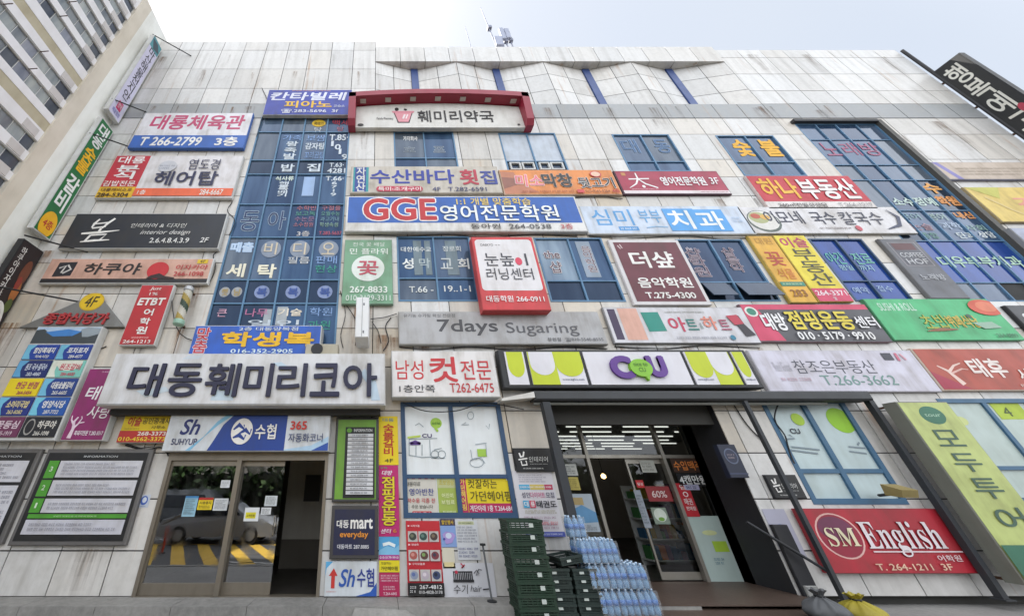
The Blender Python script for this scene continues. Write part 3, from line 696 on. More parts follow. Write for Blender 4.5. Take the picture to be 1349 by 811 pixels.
pm.poly([(x, y+.02, zgT+.003) for x, y in nodes]+[(XM0, .0, zgT+.003)], 0, tint(20,0))
pm.build('folded_parapet', [CLAD, JOINT], B, tint=True)
FINM = M('#2c4680', .35, .25, name='blue_fin')
for fx in finx:
    MB().box(fx-fw_, fx+fw_, RC-.05, RC+.1, zgT+.05, zf1-.01).build('fin', FINM, B)
cp = MB(); c_ = cols(XM0, XM1, 1.05)
for a, b in zip(c_, c_[1:]): cp.box(a+.01, b-.01, -.03, 1.2, zf1, ztopM, 0, tint(20, 0))
cp.box(XM0, XM1, -.005, 1.15, zf1+.015, ztopM-.02, 1)
cp.build('coping', [CLAD, JOINT], B, tint=True)
# body behind the cladding
sh = MB(); zb = 15.2
SOFF = M('#3a3936', .8, .3)
sh.box(XL, XL+.2, .03, 12, 0, zb).box(XR-.2, XR, .03, 12, 0, zb).box(XL+.2, XR-.2, 11.8, 12, 0, zb).box(XL+.2, XR-.2, 1.3, 11.8, zb-.2, zb)
sh.box(XL+.2, XR-.2, .3, 1.3, zb-.6, zb-.2)
sh.box(XL, XM0, .03, .3, zb-.6, ztopL-.01).box(XM1, XR, .03, .3, zb-.6, ztopR-.01)
sh.box(XL+.2, XR-.2, .14, .3, 3.0, zb-.6)                                   # inner leaf, also behind the upper windows
sh.box(XL+.2, DX0-.05, .14, .3, 0, 3.0).box(DX1+.05, SX0-.05, .14, .3, 0, 3.0).box(SX1+.05, XR-.2, .14, .3, 0, 3.0)
sh.build('body', SOFF, B)
# lintels and reveals
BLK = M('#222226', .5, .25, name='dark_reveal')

# ================================================================ BANK DOORWAY (a lobby behind sliding glass doors)
lob = MB(); INT = M('#5c564e', .7, .2); INW = M('#a7a29a', .6, .25); TILE = M('#2e2b28', .3, .2)
yb_ = 4.2
lob.quad((DX0-.3,.12,.131),(DX1+.3,.12,.131),(DX1+.3,yb_,.131),(DX0-.3,yb_,.131), 2)
lob.quad((DX0-.3,.32,DZ1+.25),(DX0-.3,yb_,DZ1+.25),(DX1+.3,yb_,DZ1+.25),(DX1+.3,.32,DZ1+.25), 0)
lob.quad((DX0-.3,yb_,.131),(DX1+.3,yb_,.131),(DX1+.3,yb_,DZ1+.25),(DX0-.3,yb_,DZ1+.25), 0)
lob.box(DX0-.35,DX0-.3,.31,yb_,.131,DZ1+.25,0); lob.box(DX1+.3,DX1+.35,.31,yb_,.131,DZ1+.25,0)
lob.box(DX0+1.9, DX1+.25, 2.4, 2.5, .7, DZ1+.2, 1).box(DX0+1.9, DX1+.25, 2.38, 2.5, .131, .7, 0)
lob.box(DX0+2.35, DX0+2.75, 2.36, 2.39, 1.5, 2.1, 3)
lob.build('lobby', [INT, INW, TILE, BLK], B)
STEEL = M('#8c8478', .35, .3, .75, name='worn_stainless_steel'); CG = clear_glass('door_glass', (.5,.53,.53), .30)
df = MB()
zt = at(300,606)[1]
df.box(DX0, DX1, -.02, .14, zt, DZ1).box(DX0, DX0+.07, -.02, .14, .13, zt).box(DX1-.06, DX1, -.02, .14, .13, zt)
xm = (at(316,600)[0]+at(288,775)[0])/2
df.box(xm-.045, xm+.045, -.03, .1, .13, zt)
df.box(DX0, DX1, -.03, .14, .13, .137)
dfo = df.build('sliding_door_frame', STEEL, B)
def leaf(x0, x1, y, nm):
    m = MB(); m.box(x0, x1, y, y+.04, .14, .31).box(x0, x1, y, y+.04, zt-.1, zt-.003)
    m.box(x0, x0+.03, y, y+.04, .31, zt-.1)
    o = m.build('door_leaf', STEEL, B)
    MB().quad((x0+.02,y+.02,.3),(x1,y+.02,.3),(x1,y+.02,zt-.05),(x0+.02,y+.02,zt-.05)).build('glass', CG, o)
    return o
leaf(DX0+.07, xm-.045, .03, True)
xo = (at(376,600)[0]+at(353,780)[0])/2
L2 = leaf(xm+.01, xo, .075, False)
MB().tube([(xo-.06,.05,1.0),(xo-.06,.02,1.02),(xo-.06,.02,1.3),(xo-.06,.05,1.32)],.012,6).build('handle', STEEL, L2)
def paper(label, xa, xb, ya, yb, c, items=(), Y=.0, cat='notice', name='notice', group=None, th=.004):
    ym = (ya+yb)/2; x0 = at(xa,ym,Y)[0]; x1 = at(xb,ym,Y)[0]; z1 = at(500,ya,Y)[1]; z0 = at(500,yb,Y)[1]
    root = thing(name, label, cat, ((x0+x1)/2, Y, z0), group)
    MB().box(x0, x1, Y-th, Y-.0005, z0, z1).build('sheet', c if isinstance(c, bpy.types.Material) else M(c,.55,.12), root)
    F_ = Face(root, x0, x1, z0, z1, Y-th-.0005); F_.done(items); return root
P_L = lambda r, s_, c='#55585c', a=.1, b=.9, v0=.12, v1=.9: ('L', a, b, v0, v1, r, s_, c)
YD = .048
paper('pale blue notice sheet stuck low on the left glass door pane', 242, 259, 653, 680, '#8db5c8', [('R',0,1,0,.1,'#3d7fb5'),P_L(9,1)], YD)
paper('red topped yellow notice between two pale sheets on the glass door', 261, 280, 655, 671, '#dcc21f', [('R',0,1,0,.2,'#b02a22'),T('사용중지',.1,.9,.3,.55,'#33301a'),P_L(2,2,'#5a501a',.1,.9,.62,.9)], YD)
paper('white notice right of the yellow notice on the glass door', 281.5, 300, 656, 672, '#c9cdd0', [P_L(7,3)], YD)
paper('small square white paper near the top of the left door pane', 291, 303, 632, 642, '#cfd3d6', [P_L(4,4,'#8a8f94')], YD)
YD = .092
paper('white sheet with a bright yellow label on the half open door pane', 322, 341, 668, 686, '#d3d6d8', [('R',.1,.8,.35,.8,'#d6cc2a'),T('고객전용',.16,.74,.5,.68,'#4a4512')], YD)
paper('small white card beside the sheet with yellow label', 344, 357, 668, 677, '#cfd2d4', [P_L(4,6)], YD)
paper('pale sheet above the small white card on the half open door', 349, 365, 652.5, 666, '#c3c9cb', [P_L(6,7)], YD)
# ================================================================ SHOP ENTRANCE (recess, glass front, store room)
YS = 1.0
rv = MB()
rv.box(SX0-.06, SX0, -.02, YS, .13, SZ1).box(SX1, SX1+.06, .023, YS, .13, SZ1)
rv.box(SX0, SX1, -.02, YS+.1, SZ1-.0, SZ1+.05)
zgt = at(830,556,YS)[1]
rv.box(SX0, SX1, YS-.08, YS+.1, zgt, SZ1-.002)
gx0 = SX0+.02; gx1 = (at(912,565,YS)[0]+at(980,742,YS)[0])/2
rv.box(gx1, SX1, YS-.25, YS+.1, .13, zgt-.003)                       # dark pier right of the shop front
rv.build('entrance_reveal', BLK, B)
fl = MB()
fl.box(SX0+.75, SX1+.15, -2.6, -.56, .003, .06).box(SX0-.5, SX1+.35, -.9, -.02, .003, .085).box(SX0-.02, SX1+.1, -.55, YS, .131, .15)
struct(fl.build('step', BROWN))
st = MB(); zfl = .15
ztr = at(830,600,YS)[1]
mu = [((at(766,571,YS)[0]+at(795,690,YS)[0])/2), ((at(859,555,YS)[0]+at(923,749,YS)[0])/2)]
SST = M('#9a958c', .3, .25, .7, name='satin_steel')
st.box(gx0, gx1, YS-.03, YS+.06, zgt-.06, zgt).box(gx0, gx0+.06, YS-.03, YS+.06, zfl, zgt-.06).box(gx1-.06, gx1, YS-.03, YS+.06, zfl, zgt-.06)
for x in mu: st.box(x-.035, x+.035, YS-.04, YS+.06, zfl, zgt-.06)
for a, b in ((gx0+.06, mu[0]-.035), (mu[0]+.035, mu[1]-.035), (mu[1]+.035, gx1-.06)): st.box(a, b, YS-.025, YS+.05, ztr-.05, ztr+.02)
so_ = st.build('shopfront_frame', SST, B)
CG2 = clear_glass('shopfront_glass', (.66,.7,.68), .015)
gm = MB()
gm.quad((gx0+.05,YS+.02,ztr),(gx1-.05,YS+.02,ztr),(gx1-.05,YS+.02,zgt-.05),(gx0+.05,YS+.02,zgt-.05))
gm.quad((gx0+.05,YS+.02,zfl),(mu[0],YS+.02,zfl),(mu[0],YS+.02,ztr-.02),(gx0+.05,YS+.02,ztr-.02))
zfp = at(940,679,YS)[1]
gm.quad((mu[1],YS+.02,zfp),(gx1-.05,YS+.02,zfp),(gx1-.05,YS+.02,ztr-.02),(mu[1],YS+.02,ztr-.02))
gm.build('glass', CG2, so_)
MB().box(mu[1]+.036, gx1-.06, YS-.005, YS+.015, zfl, zfp).build('frosted_panel', M('#a9b9b4', .35, .15), so_)
xl = (at(826,598,YS)[0]+at(870,755,YS)[0])/2
dl = MB(); dl.box(xl, mu[1]-.035, YS+.07, YS+.11, zfl+.01, zfl+.14).box(xl, mu[1]-.035, YS+.07, YS+.11, ztr-.16, ztr-.052).box(xl, xl+.04, YS+.07, YS+.11, zfl+.14, ztr-.16)
dlo = dl.build('door_leaf', SST, B)
MB().quad((xl+.02,YS+.09,zfl+.1),(mu[1]-.03,YS+.09,zfl+.1),(mu[1]-.03,YS+.09,ztr-.1),(xl+.02,YS+.09,ztr-.1)).build('glass', CG2, dlo)
# store room
ro = MB(); CEIL = M('#8a8d8f', .8, .15); SW = M('#97918a', .8, .2)
yb2 = 8.0; zc = zgt+.10; a0, a1 = SX0-.6, SX1+3.6
ro.quad((a0,YS+.1,zfl-.005),(a1,YS+.1,zfl-.005),(a1,yb2,zfl-.005),(a0,yb2,zfl-.005), 2)
ro.quad((a0,YS+.1,zc),(a0,yb2,zc),(a1,yb2,zc),(a1,YS+.1,zc), 0)
ro.box(a0, a1, yb2, yb2+.05, zfl, zc, 1).box(a0-.05, a0, YS+.1, yb2, zfl, zc, 1).box(a1, a1+.05, YS+.1, yb2, zfl, zc, 1)
ro.box(a0, SX0, YS+.1, YS+.14, zfl, zc, 1).box(SX1, a1, YS+.1, YS+.14, zfl, zc, 1).box(a0,a1,YS+.1,YS+.14,zgt,zc,1)
ro.build('store_room', [CEIL, SW, TILE], B)
TUBE = emit('fluorescent_tube', (1, .98, .93), .62)
for r in range(7):
    y = YS+.8+r*.9
    for k in range(6):
        x = SX0-.35+k*1.5+(r%2)*.55
        if x+1.22 > a1-.02: continue
        f_ = thing('fluorescent_lamp', 'white fluorescent tube lamp on the ceiling inside the convenience store', 'lamp', (x, y, zc), 'tubes on the store ceiling')
        MB().box(x, x+1.22, y-.05, y+.05, zc-.05, zc-.002).build('lamp_body', FRAMEW, f_)
        m = MB(); m.tube([(x+.02,y,zc-.075),(x+1.2,y,zc-.075)], .015, 8); m.build('lamp_tube', TUBE, f_)
ct = thing('shop_counter', 'beige counter standing inside the store beyond the open doorway', 'counter', (mu[0]+.7, 4.4, zfl))
MB().box(mu[0]-.2, mu[0]+1.7, 4.1, 4.7, zfl, zfl+.95).build('counter_front', M('#b3a68e',.6,.2), ct)
MB().box(mu[0]-.25, mu[0]+1.75, 4.05, 4.75, zfl+.95, zfl+1.0).build('counter_top', M('#5c5348',.4,.2), ct)
pn_ = thing('pendant_lamp', 'small warm glowing lamp hanging inside the dark store doorway', 'lamp', (at(795,627,3.2)[0], 3.2, at(795,627,3.2)[1]))
lx_, lz_ = at(795,627,3.2); m = MB(); m.lathe([(.02,-.06),(.06,-.03),(.06,.03),(.02,.07)],(lx_,3.2,lz_),12); m.build('bulb', emit('warm_lamp',(1,.66,.25),2.2), pn_, smooth=True)
m = MB(); m.tube([(lx_,3.2,lz_+.07),(lx_,3.2,zc-.003)],.008,5); m.build('cord', DARK, pn_)
cols_ = ['#8a2b2b','#2f5f86','#a98a2c','#3f7a46','#a8a29a','#6a3d6b','#b8652c']
for (sx, sy, n_, lab) in ((SX0-.2, 2.6, 4, 'packed shelving seen through the left pane of the store front'),(mu[1]-.1, 2.3, 4, 'packed shelving seen through the right pane of the store front')):
    s_ = thing('store_shelf', lab, 'shelf', (sx+.6, sy, zfl)); m = MB(); m.box(sx, sx+1.3, sy+.4, sy+.44, zfl, zfl+1.7)
    for i in range(n_): m.box(sx, sx+1.3, sy, sy+.4, zfl+.12+i*.42, zfl+.15+i*.42)
    m.build('shelf_frame', FRAMEW, s_)
    g_ = MB(); rr = random.Random(int(sx*10))
    for i in range(n_):
        x = sx+.03
        while x < sx+1.2:
            w_ = rr.uniform(.06,.16); g_.box(x, x+w_*.9, sy+.03, sy+.3, zfl+.151+i*.42, zfl+.15+i*.42+rr.uniform(.14,.34), rr.randrange(7)); x += w_
    o_ = g_.build('goods', [M(c,.5,.1) for c in cols_], s_); o_["kind"] = "stuff"
# posters on the shop front
YG = YS-.012
paper('orange lettered beer offer poster on the right pane of the store front', 885, 926, 603, 622, '#3a2418', [T('수입맥주',.05,.95,.2,.85,'#d9803a',bold=.03)], YG)
paper('black offer poster with white lettering below the orange lettered one', 893, 932, 623, 640, '#14161a', [T('4캔만원',.05,.95,.15,.85,'#e6e9e6',bold=.04)], YG)
paper('tall red poster with white lettering on the right shop pane', 897, 914, 636, 680, '#b3202c', [T('담',.25,.75,.05,.2,'#f1dede'),T('ㅇ',.3,.7,.26,.42,'#f1dede'),T('매권',.2,.8,.46,.66,'#f1dede'),T('판매점',.15,.85,.7,.82,'#f1dede')], YG)
paper('small lavender label beside the tall red poster', 902, 921, 638, 645, '#a9a8c4', [P_L(1,3,'#4a4763')], YG-.008)
YL = YS+.062
paper('faded red promotion sheet in the middle of the sliding shop door', 852, 884, 640, 660, '#8a3034', [T('60%',.2,.8,.3,.75,'#d8c6c4',bold=.03)], YL)
paper('white paper taped near the top of the sliding shop door', 844, 863, 606, 622, '#a9aaa2', [P_L(3,4,'#7d7d76')], YL)
paper('tall narrow white notice down the edge of the sliding shop door', 842, 851, 645, 695, '#8f96a0', [P_L(10,8)], YL)
paper('small red sticker at the edge of the sliding shop door', 838, 848, 632, 642, '#b52a2f', [T('당김',.15,.85,.3,.7,'#eee0e0')], YL)
paper('green and white drink poster low on the sliding shop door', 860, 880, 668, 690, '#7d8a7c', [('E',.5,.45,.4,.4,'#cdd6ca'),('E',.5,.7,.2,.12,'#6c9a3c')], YL)
paper('white label sheet high on the left store pane', 742, 760, 645-34, 626, '#b6b7b0', [P_L(4,9)], YG)
paper('yellowish notice under the white sheet on the left store pane', 747, 763, 628, 645, '#b9a955', [P_L(5,10,'#6d5f28')], YG)
paper('large pale poster with bluish picture low on the left store pane', 752, 785, 650, 700, '#a9b4bd', [('P',[(0,.45),(.5,.3),(1,.5),(1,.75),(0,.8)],'#5f93bd'),('R',.1,.6,.1,.3,'#b09a68'),P_L(3,11,'#6c7177',.1,.9,.82,.97)], YG)
fz = thing('drink_poster', 'pale frosted poster with green carton drawing on lower right shop pane', 'poster', ((mu[1]+gx1)/2, YS-.006, zfl+.4))
F_ = Face(fz, mu[1]+.05, gx1-.08, zfl+.1, zfp-.1, YS-.007); F_.done([('R',.42,.8,.38,.58,'#9fbf3c'),('E',.45,.22,.2,.05,'#c8cf9a'),('L',.3,.6,.68,.82,2,5,'#6d8a95')])

# --- awning cassette, posts and brace
aw = thing('awning', 'long retracted dark grey awning cassette over the convenience store entrance', 'awning', (at(900,520,-.3)[0], 0, at(900,520,-.3)[1]))
ax0 = at(703,520,-.3)[0]; ax1 = at(1143,517,-.3)[0]; az0 = at(900,527,-.3)[1]; az1 = at(900,515,-.3)[1]
MB().cbox(ax0, ax1, -.34, -.05, az0, az1, .03).build('cassette', M('#3b3d40',.5,.3), aw)
m = MB(); m.tube([(ax0,-.2,az0-.05),(ax1-.9,-.2,az0-.05)],.03,10); m.build('roller', M('#74756f',.5,.3), aw)
m = MB(); m._a([(at(655,523,-.1)[0],-.35,az0-.02),(ax0,-.35,az0+.05),(ax0,-.06,az0+.05),(at(655,523,-.1)[0],-.06,az0-.02),(at(655,523,-.1)[0],-.35,az0+.03),(ax0,-.35,az1-.02),(ax0,-.06,az1-.02),(at(655,523,-.1)[0],-.06,az0+.03)],[(0,3,2,1),(4,5,6,7),(0,1,5,4),(1,2,6,5),(2,3,7,6),(3,0,4,7)])
m.build('folding_arm', OFFW, aw)
for x in (ax0+.4, (ax0+ax1)/2, ax1-.3): MB().box(x-.04, x+.04, -.052, .015, az0+.03, az1-.02).build('bracket', DARK, aw)
POST = M('#2b2e33',.5,.35, name='dark_post_paint')
def post(label, qt, qb, y, r, z0=.0, z1=None, dx=0):
    x = (at(*qt,y)[0]+at(*qb,y)[0])/2+dx; zt_ = z1 or at(*qt,y)[1]
    o = thing('steel_post', label, 'post', (x, y, z0)); MB().box(x-r, x+r, y-r, y+r, z0, zt_).build('post', POST, o)
    MB().box(x-r*1.8, x+r*1.8, y-r*1.8, y+r*1.8, z0+.0005, z0+.02).build('base_plate', POST, o); return x
XP1 = post('thick dark square post left of the convenience store doorway', (714,530), (770,740), -.42, .075, .07)
XP2 = post('slim dark post in front of the small black plaque', (1004,530), (1083,750), -.30, .035, .13, az0-.02, dx=-.12)
XP3 = post('dark post between the red English school sign and the pale green travel sign', (1128,522), (1322,802), -.20, .05, .13, dx=.15)
br = MB(); xb0, zb0 = at(996,688,-.2); br.tube([(xb0,-.02,zb0),(XP2,-.27,at(1087,753,-.3)[1])], .025, 8)
tag(br.build('diagonal_brace', POST), 'dark diagonal brace running down to the foot of the slim post', 'brace')
pl = thing('pilaster', 'black clad pilaster at the right edge of the store entrance', 'pilaster', (SX1+.18, -.02, .13))
MB().cbox(SX1+.02, SX1+.30, -.09, -.025, .13, at(990,690)[1], .01).build('cladding', BLK, pl)
MB().cbox(SX1+.05, SX1+.27, -.13, -.09, .13, .3, .01).build('plinth', M('#8f8f8c',.6,.3), pl)

# ================================================================ LEFT WING
A = thing('apartment_block', 'cream and white apartment block with window bands joining the left end', 'building', (XL-.5, -4, 0))
CRM = M('#f0ebe1', .75, .28, name='cream_render', scale=.4); SPW = M('#e0dedf', .7, .2, name='white_spandrel', scale=.5); BEI = M('#b3aa92', .75, .25, name='tan_band')
ZT = 17.72+H; YE = -5.6; YC = -1.36
wm = MB()
wm.box(XL-9, XL-.001, -.95, 14, 0, ZT)
wm.box(XL-9, XL-.001, YC, -.95, 0, ZT-.003, 1)
wm.build('wall', [CRM, M('#d2c9ba',.75,.3,scale=.4)], A)
MB().box(XL-9, XL-.6, YE, YC, 0, ZT-.01).build('window_side_wall', SPW, A)
zc_ = [16.4,15.5,14.7,13.88,13.07,12.3,11.46,10.7,9.92,9.2,8.37,7.55,6.8,5.95,5.2,4.4,3.6,2.8]
kind_ = 'wwwwwwbwwbwwwbwwww'
wn = [blue_glass('wing_glass_a',(.17,.19,.20)), blue_glass('wing_glass_b',(.27,.30,.30)), blue_glass('wing_glass_c',(.07,.08,.095)), blue_glass('wing_glass_d',(.22,.24,.28))]
PANW = M('#c3bebb',.6,.2)
rw = random.Random(11)
sp_ = MB()
hb_ = {'w': .24, 'b': .19}
tops = [ZT-.35-H]+[z-hb_[k] for z, k in zip(zc_, kind_)]
bots = [z+hb_[k] for z, k in zip(zc_, kind_)]+[-H]
for t_, b_ in zip(tops, bots):
    if t_-b_ > .03: sp_.box(XL-.62, XL-.06, YE, YC-.002, b_+H, t_+H)
sp_.box(XL-.62, XL-.05, YE, YC-.002, ZT-.35, ZT-.012)
sp_.build('spandrel', SPW, A)
for z, k in zip(zc_, kind_):
    z += H
    if k == 'b': MB().box(XL-.62, XL-.07, YE, YC-.002, z-.19, z+.19).build('tan_band', BEI, A); continue
    f = MB(); gl = MB()
    f.box(XL-.30, XL-.085, YE, YC-.003, z-.24, z-.215).box(XL-.30, XL-.085, YE, YC-.003, z+.215, z+.24)
    y = YC-.003; i = 0
    while y > YE+.3:
        w_ = rw.choice((.28,.34,.34,.4)); f.box(XL-.30, XL-.115, y-.012, y, z-.215, z+.215)
        mi_ = 2 if i == 0 else rw.choice((0,0,1,1,2,3))
        gl.quad((XL-.13,y-.02,z-.215),(XL-.13,y-w_,z-.215),(XL-.13,y-w_,z+.215),(XL-.13,y-.02,z+.215), mi_); y -= w_; i += 1
    fo = f.build('window', FRAMEW, A); gl.build('glass', wn, fo)
    MB().box(XL-.061, XL-.045, YC-.5, YC-.12, z+.27, z+.55).build('service_panel', PANW, A)
    r_ = MB()
    for yy in (-2.4-rw.random()*.6, -3.2-rw.random()): r_.tube([(XL-.15,yy,z+.22),(XL+.14,yy,z+.27)],.012,5)
    r_.build('bracket_rod', RUSTM, A)

# ================================================================ PROJECTING SIGNS (at right angles to the facade)
def proj(name, label, X, y0, y1, z0, z1, face, items, th=.16, frame=DARK, side=1, rods=True, arm=.05):
    """blade sign on plane X=const, from y0 (outer) to y1 (near wall). side=+1: legible face looks to +X"""
    root = thing(name, label, 'projecting sign', (X, y1, z0))
    MB().box(X-th/2, X+th/2, y0, y1, z0, z1).build('cabinet', frame, root)
    tmp = thing('tmp', 'x', 'x', (0,0,0))
    wd = y1-y0
    # lay the face out flat (facing -Y), then turn it onto the side of the blade
    fc = MB(); b_ = .03; fc.quad((b_,0,b_),(wd-b_,0,b_),(wd-b_,0,z1-z0-b_),(b_,0,z1-z0-b_))
    fm = face if isinstance(face, bpy.types.Material) else M(face,.4,.2)
    before = set(bpy.data.objects)
    fo = fc.build('face_panel', fm, None)
    F_ = Face(tmp, b_, wd-b_, b_, z1-z0-b_, 0); F_.done(items)
    for o in [o for o in bpy.data.objects if o not in before]:
        me = o.data
        for v in me.vertices:
            x, y, z = v.co
            if side > 0: v.co = Vector((X+th/2+.004-y, y0+x, z0+z))-Vector(root.location)
            else: v.co = Vector((X-th/2-.004+y, y1-x, z0+z))-Vector(root.location)
        me.update(); o.parent = root; ROOT[o.name] = Vector(root.location)
    bpy.data.objects.remove(tmp)
    a_ = MB(); n_ = 5
    for i in range(n_):
        z = z0+(z1-z0)*(.08+.84*i/(n_-1)); a_.box(X-.03, X+.03, y1, .02, z-.03, z+.03)
    a_.build('bracket', RUSTM, root)
    return root
def pz(p, X): return atX(p[0], p[1], X)
XB = XL+.22
def zat(p): return atX(p[0], p[1], XB)[1]
r1 = proj('projecting_sign', 'tall white blade sign with black brush lettering, topmost at the left end', XB, -.60, -.06, atX(100+150/4.5,20+520/4.5,XB)[1], atX(203,50,XB)[1], '#c9c6dc',
  [('R',0,1,0,.13,'#4f8f98'),('P',[(.0,.03),(.6,.02),(1,.09),(.4,.12)],'#3a4a55'),T('마산해물천지안',.2,.82,.12,.80,'#17171c',vert=True,bold=.01),('R',.3,.72,.845,.93,'#c43a6a'),T('안내',.36,.66,.86,.91,'#f0e4ea'),T('해물찜탕',.15,.85,.94,.98,'#7a79b5')], frame=FRAMEW)
r2 = proj('projecting_sign', 'tall green blade sign with white and yellow lettering at the left end', XB, -.60, -.06, atX(39,300,XB)[1], atX(127,148,XB)[1], '#1d6a3a',
  [T('대동',.1,.9,.02,.24,'#e6ece6',vert=True,bold=.05),T('숯불',.1,.9,.26,.49,'#e8b21c',vert=True,bold=.05),T('갈비',.1,.9,.53,.82,'#e6ece6',vert=True,bold=.05),('E',.5,.93,.46,.09,'#e5ad1e'),T('4층',.22,.78,.9,.96,'#b52c2c',bold=.03)], frame=FRAMEW)
r3 = proj('projecting_sign', 'dark brown blade sign with food photo and white ring emblem at left end', XB, -.62, -.04, atX(-60,520,XB)[1], atX(25,312,XB)[1], '#26191a',
  [T('하쿠야이자카야',.1,.36,.04,.42,'#d9d6d2',vert=True,bold=.02),('E',.78,.2,.2,.1,'#6d3a26'),('E',.82,.34,.16,.08,'#a3622e'),('E',.75,.28,.12,.05,'#8a3327'),('E',.85,.44,.14,.05,'#4f5a2a'),('E',.5,.6,.44,.17,'#d5d2cc'),('E',.5,.6,.34,.13,'#26191a'),('P',[(.35,.56),(.6,.52),(.65,.66),(.42,.68)],'#d5d2cc'),('E',.5,.6,.08,.03,'#26191a')])
for (pa, ya, pb, lab) in (((200,43),-.62,(252,74),'black stay rod from the top of the white blade sign'),((143,124),-.62,(193,148),'black stay rod from the foot of the white blade sign'),((112,168),-.62,(178,196),'black stay rod across the top of the green blade sign'),((20,301),-.62,(116,332),'black stay rod across the foot of the green blade sign'),((20,392),-.62,(118,400),'thin stay rod below the dark brown blade sign')):
    yy, zz_ = atX(pa[0], pa[1], XB); xw, zw = at(*pb, .0)
    m = MB(); m.tube([(XB,-.6,zz_),(xw,.0,zw)],.022,6); tag(m.build('stay_rod', DARK), lab, 'rod')
XRS = XR+.05
proj('projecting_sign', 'large black blade sign with white lettering at the right end of the roofline', XRS, -.80, -.07, 7.2+H, 14.6+H, '#17181a',
  [T('행복예고',.15,.78,.03,.52,'#d6d4cb',vert=True,bold=.03),T('프지',.18,.8,.52,.8,'#d6d4cb',vert=True,bold=.03),('E',.75,.42,.12,.03,'#b3374f')], side=-1, th=.2)
rp = MB(); rp.tube([(XR-.02,-.10,2.5),(XR-.02,-.10,16.3+H)],.05,8); tag(rp.build('downpipe', DARK), 'dark downpipe running down the right corner of the building', 'pipe')
# white edge-on blade sign above the wide white sign
xs0, xs1 = at(469,400,-.75)[0], at(486,400,-.75)[0]
zb1 = at(478,391,-.75)[1]; zb0 = at(478,444,-.75)[1]
pe = thing('projecting_sign', 'narrow white blade sign seen edge on below the green flower sign', 'projecting sign', ((xs0+xs1)/2, 0, zb0))
m = MB(); m.cbox(xs0, xs1, -.75, -.12, zb0, zb1, .015); m.build('cabinet', WHITE, pe)
m = MB(); xc = (xs0+xs1)/2; m.box(xc-.004, xc+.004, -.754, -.12, zb0+.02, zb1-.02).box(xc+.02,xc+.05,-.756,-.75,zb1-.22,zb1-.16).box(xc+.02,xc+.05,-.756,-.75,zb0+.1,zb0+.16); m.build('seam_trim', GREYM, pe)
m = MB(); m.box(xc-.03,xc+.03,-.12,.02,zb0+.1,zb0+.16).box(xc-.03,xc+.03,-.12,.02,zb1-.2,zb1-.14); m.build('bracket', RUSTM, pe)
# ================================================================ WALL SIGNS
NAVY = '#1d1f3d'; RED = '#c5343a'; BLK_ = '#1f2024'; CREAM = '#e5e3df'
# --- left column
sign('wall_sign', 'white sign with pink lettering above a blue telephone band, top of the left column', [(190,150),(334,148),(321,194),(169,196)], .28, '#d8d7dc',
 [('R',0,1,.66,1,'#2f5fae'),T('대룡체육관',.09,.95,.06,.50,'#b8406a',bold=.045,shear=.08),T('T 266-2799',.08,.62,.71,.95,CREAM,bold=.04,shear=.1),T('3층',.74,.94,.71,.96,CREAM,bold=.05)], frame=M('#3f66ad',.45,.25), fw=.012, thick=.24)
sign('wall_sign', 'white hair salon sign with red snack bar panel on its left', [(150,208),(322,202),(306,259),(125,263)], .25, '#d3d0d2',
 [('R',0,.27,0,.76,'#b5283a'),('R',0,.27,.76,1,'#d7ac28'),T('대룡',.03,.24,.02,.20,'#f0e6e6',bold=.03),T('분식',.05,.23,.24,.58,'#f0e6e6',vert=True,bold=.05),T('김밥전문',.01,.25,.62,.75,'#e8d8d4',bold=.03),T('대룡캐비스포',.02,.25,.79,.87,'#5a3418'),T('284-5304',.01,.24,.90,.99,'#3d2a18',bold=.04),
  ('R',.27,1,.80,.97,'#e0653f'),T('1층',.30,.36,.84,.94,CREAM,bold=.02),T('284-6667',.76,.93,.83,.95,CREAM,bold=.02),('E',.44,.28,.07,.14,'#bfc0c6'),P_L(2,3,'#8b8e9b',.38,.5,.24,.36),
  T('염도경',.60,.84,.10,.36,'#23264a',bold=.0),T('헤어탑',.38,.86,.40,.74,'#23264a',bold=.03)], fw=.02)
bom = [('S',[(.17,.16),(.15,.3),(.145,.42)],[.05,.08,.05],CREAM),('S',[(.27,.14),(.235,.3),(.215,.44)],[.07,.08,.04],CREAM),('S',[(.155,.31),(.25,.26)],.045,CREAM),('S',[(.15,.44),(.235,.39)],.05,CREAM),('S',[(.21,.44),(.205,.56)],.07,CREAM),
       ('S',[(.10,.60),(.2,.57),(.335,.50)],[.06,.09,.02],CREAM),('S',[(.165,.64),(.145,.84)],.07,CREAM),('S',[(.165,.65),(.265,.62),(.235,.80)],[.05,.06,.06],CREAM),('S',[(.12,.84),(.2,.80),(.30,.78)],[.03,.08,.03],CREAM)]
sign('wall_sign', 'long black interior design sign with white brush character in the left column', [(98,283),(301,279),(287,327),(77,328)], .3, '#20242d',
 bom+[T('인테리어 & 디자인',.40,.76,.30,.43,'#d4d4d0',shear=.15,bold=.0),T('interior design',.48,.80,.50,.66,'#d4d4d0',shear=.3,bold=-.01),T('2.6.4.8.4.3.9',.56,.81,.73,.87,'#dedfdd',bold=.02),T('2F',.88,.935,.72,.86,'#dedfdd',bold=.02,shear=.15)], fw=.025)
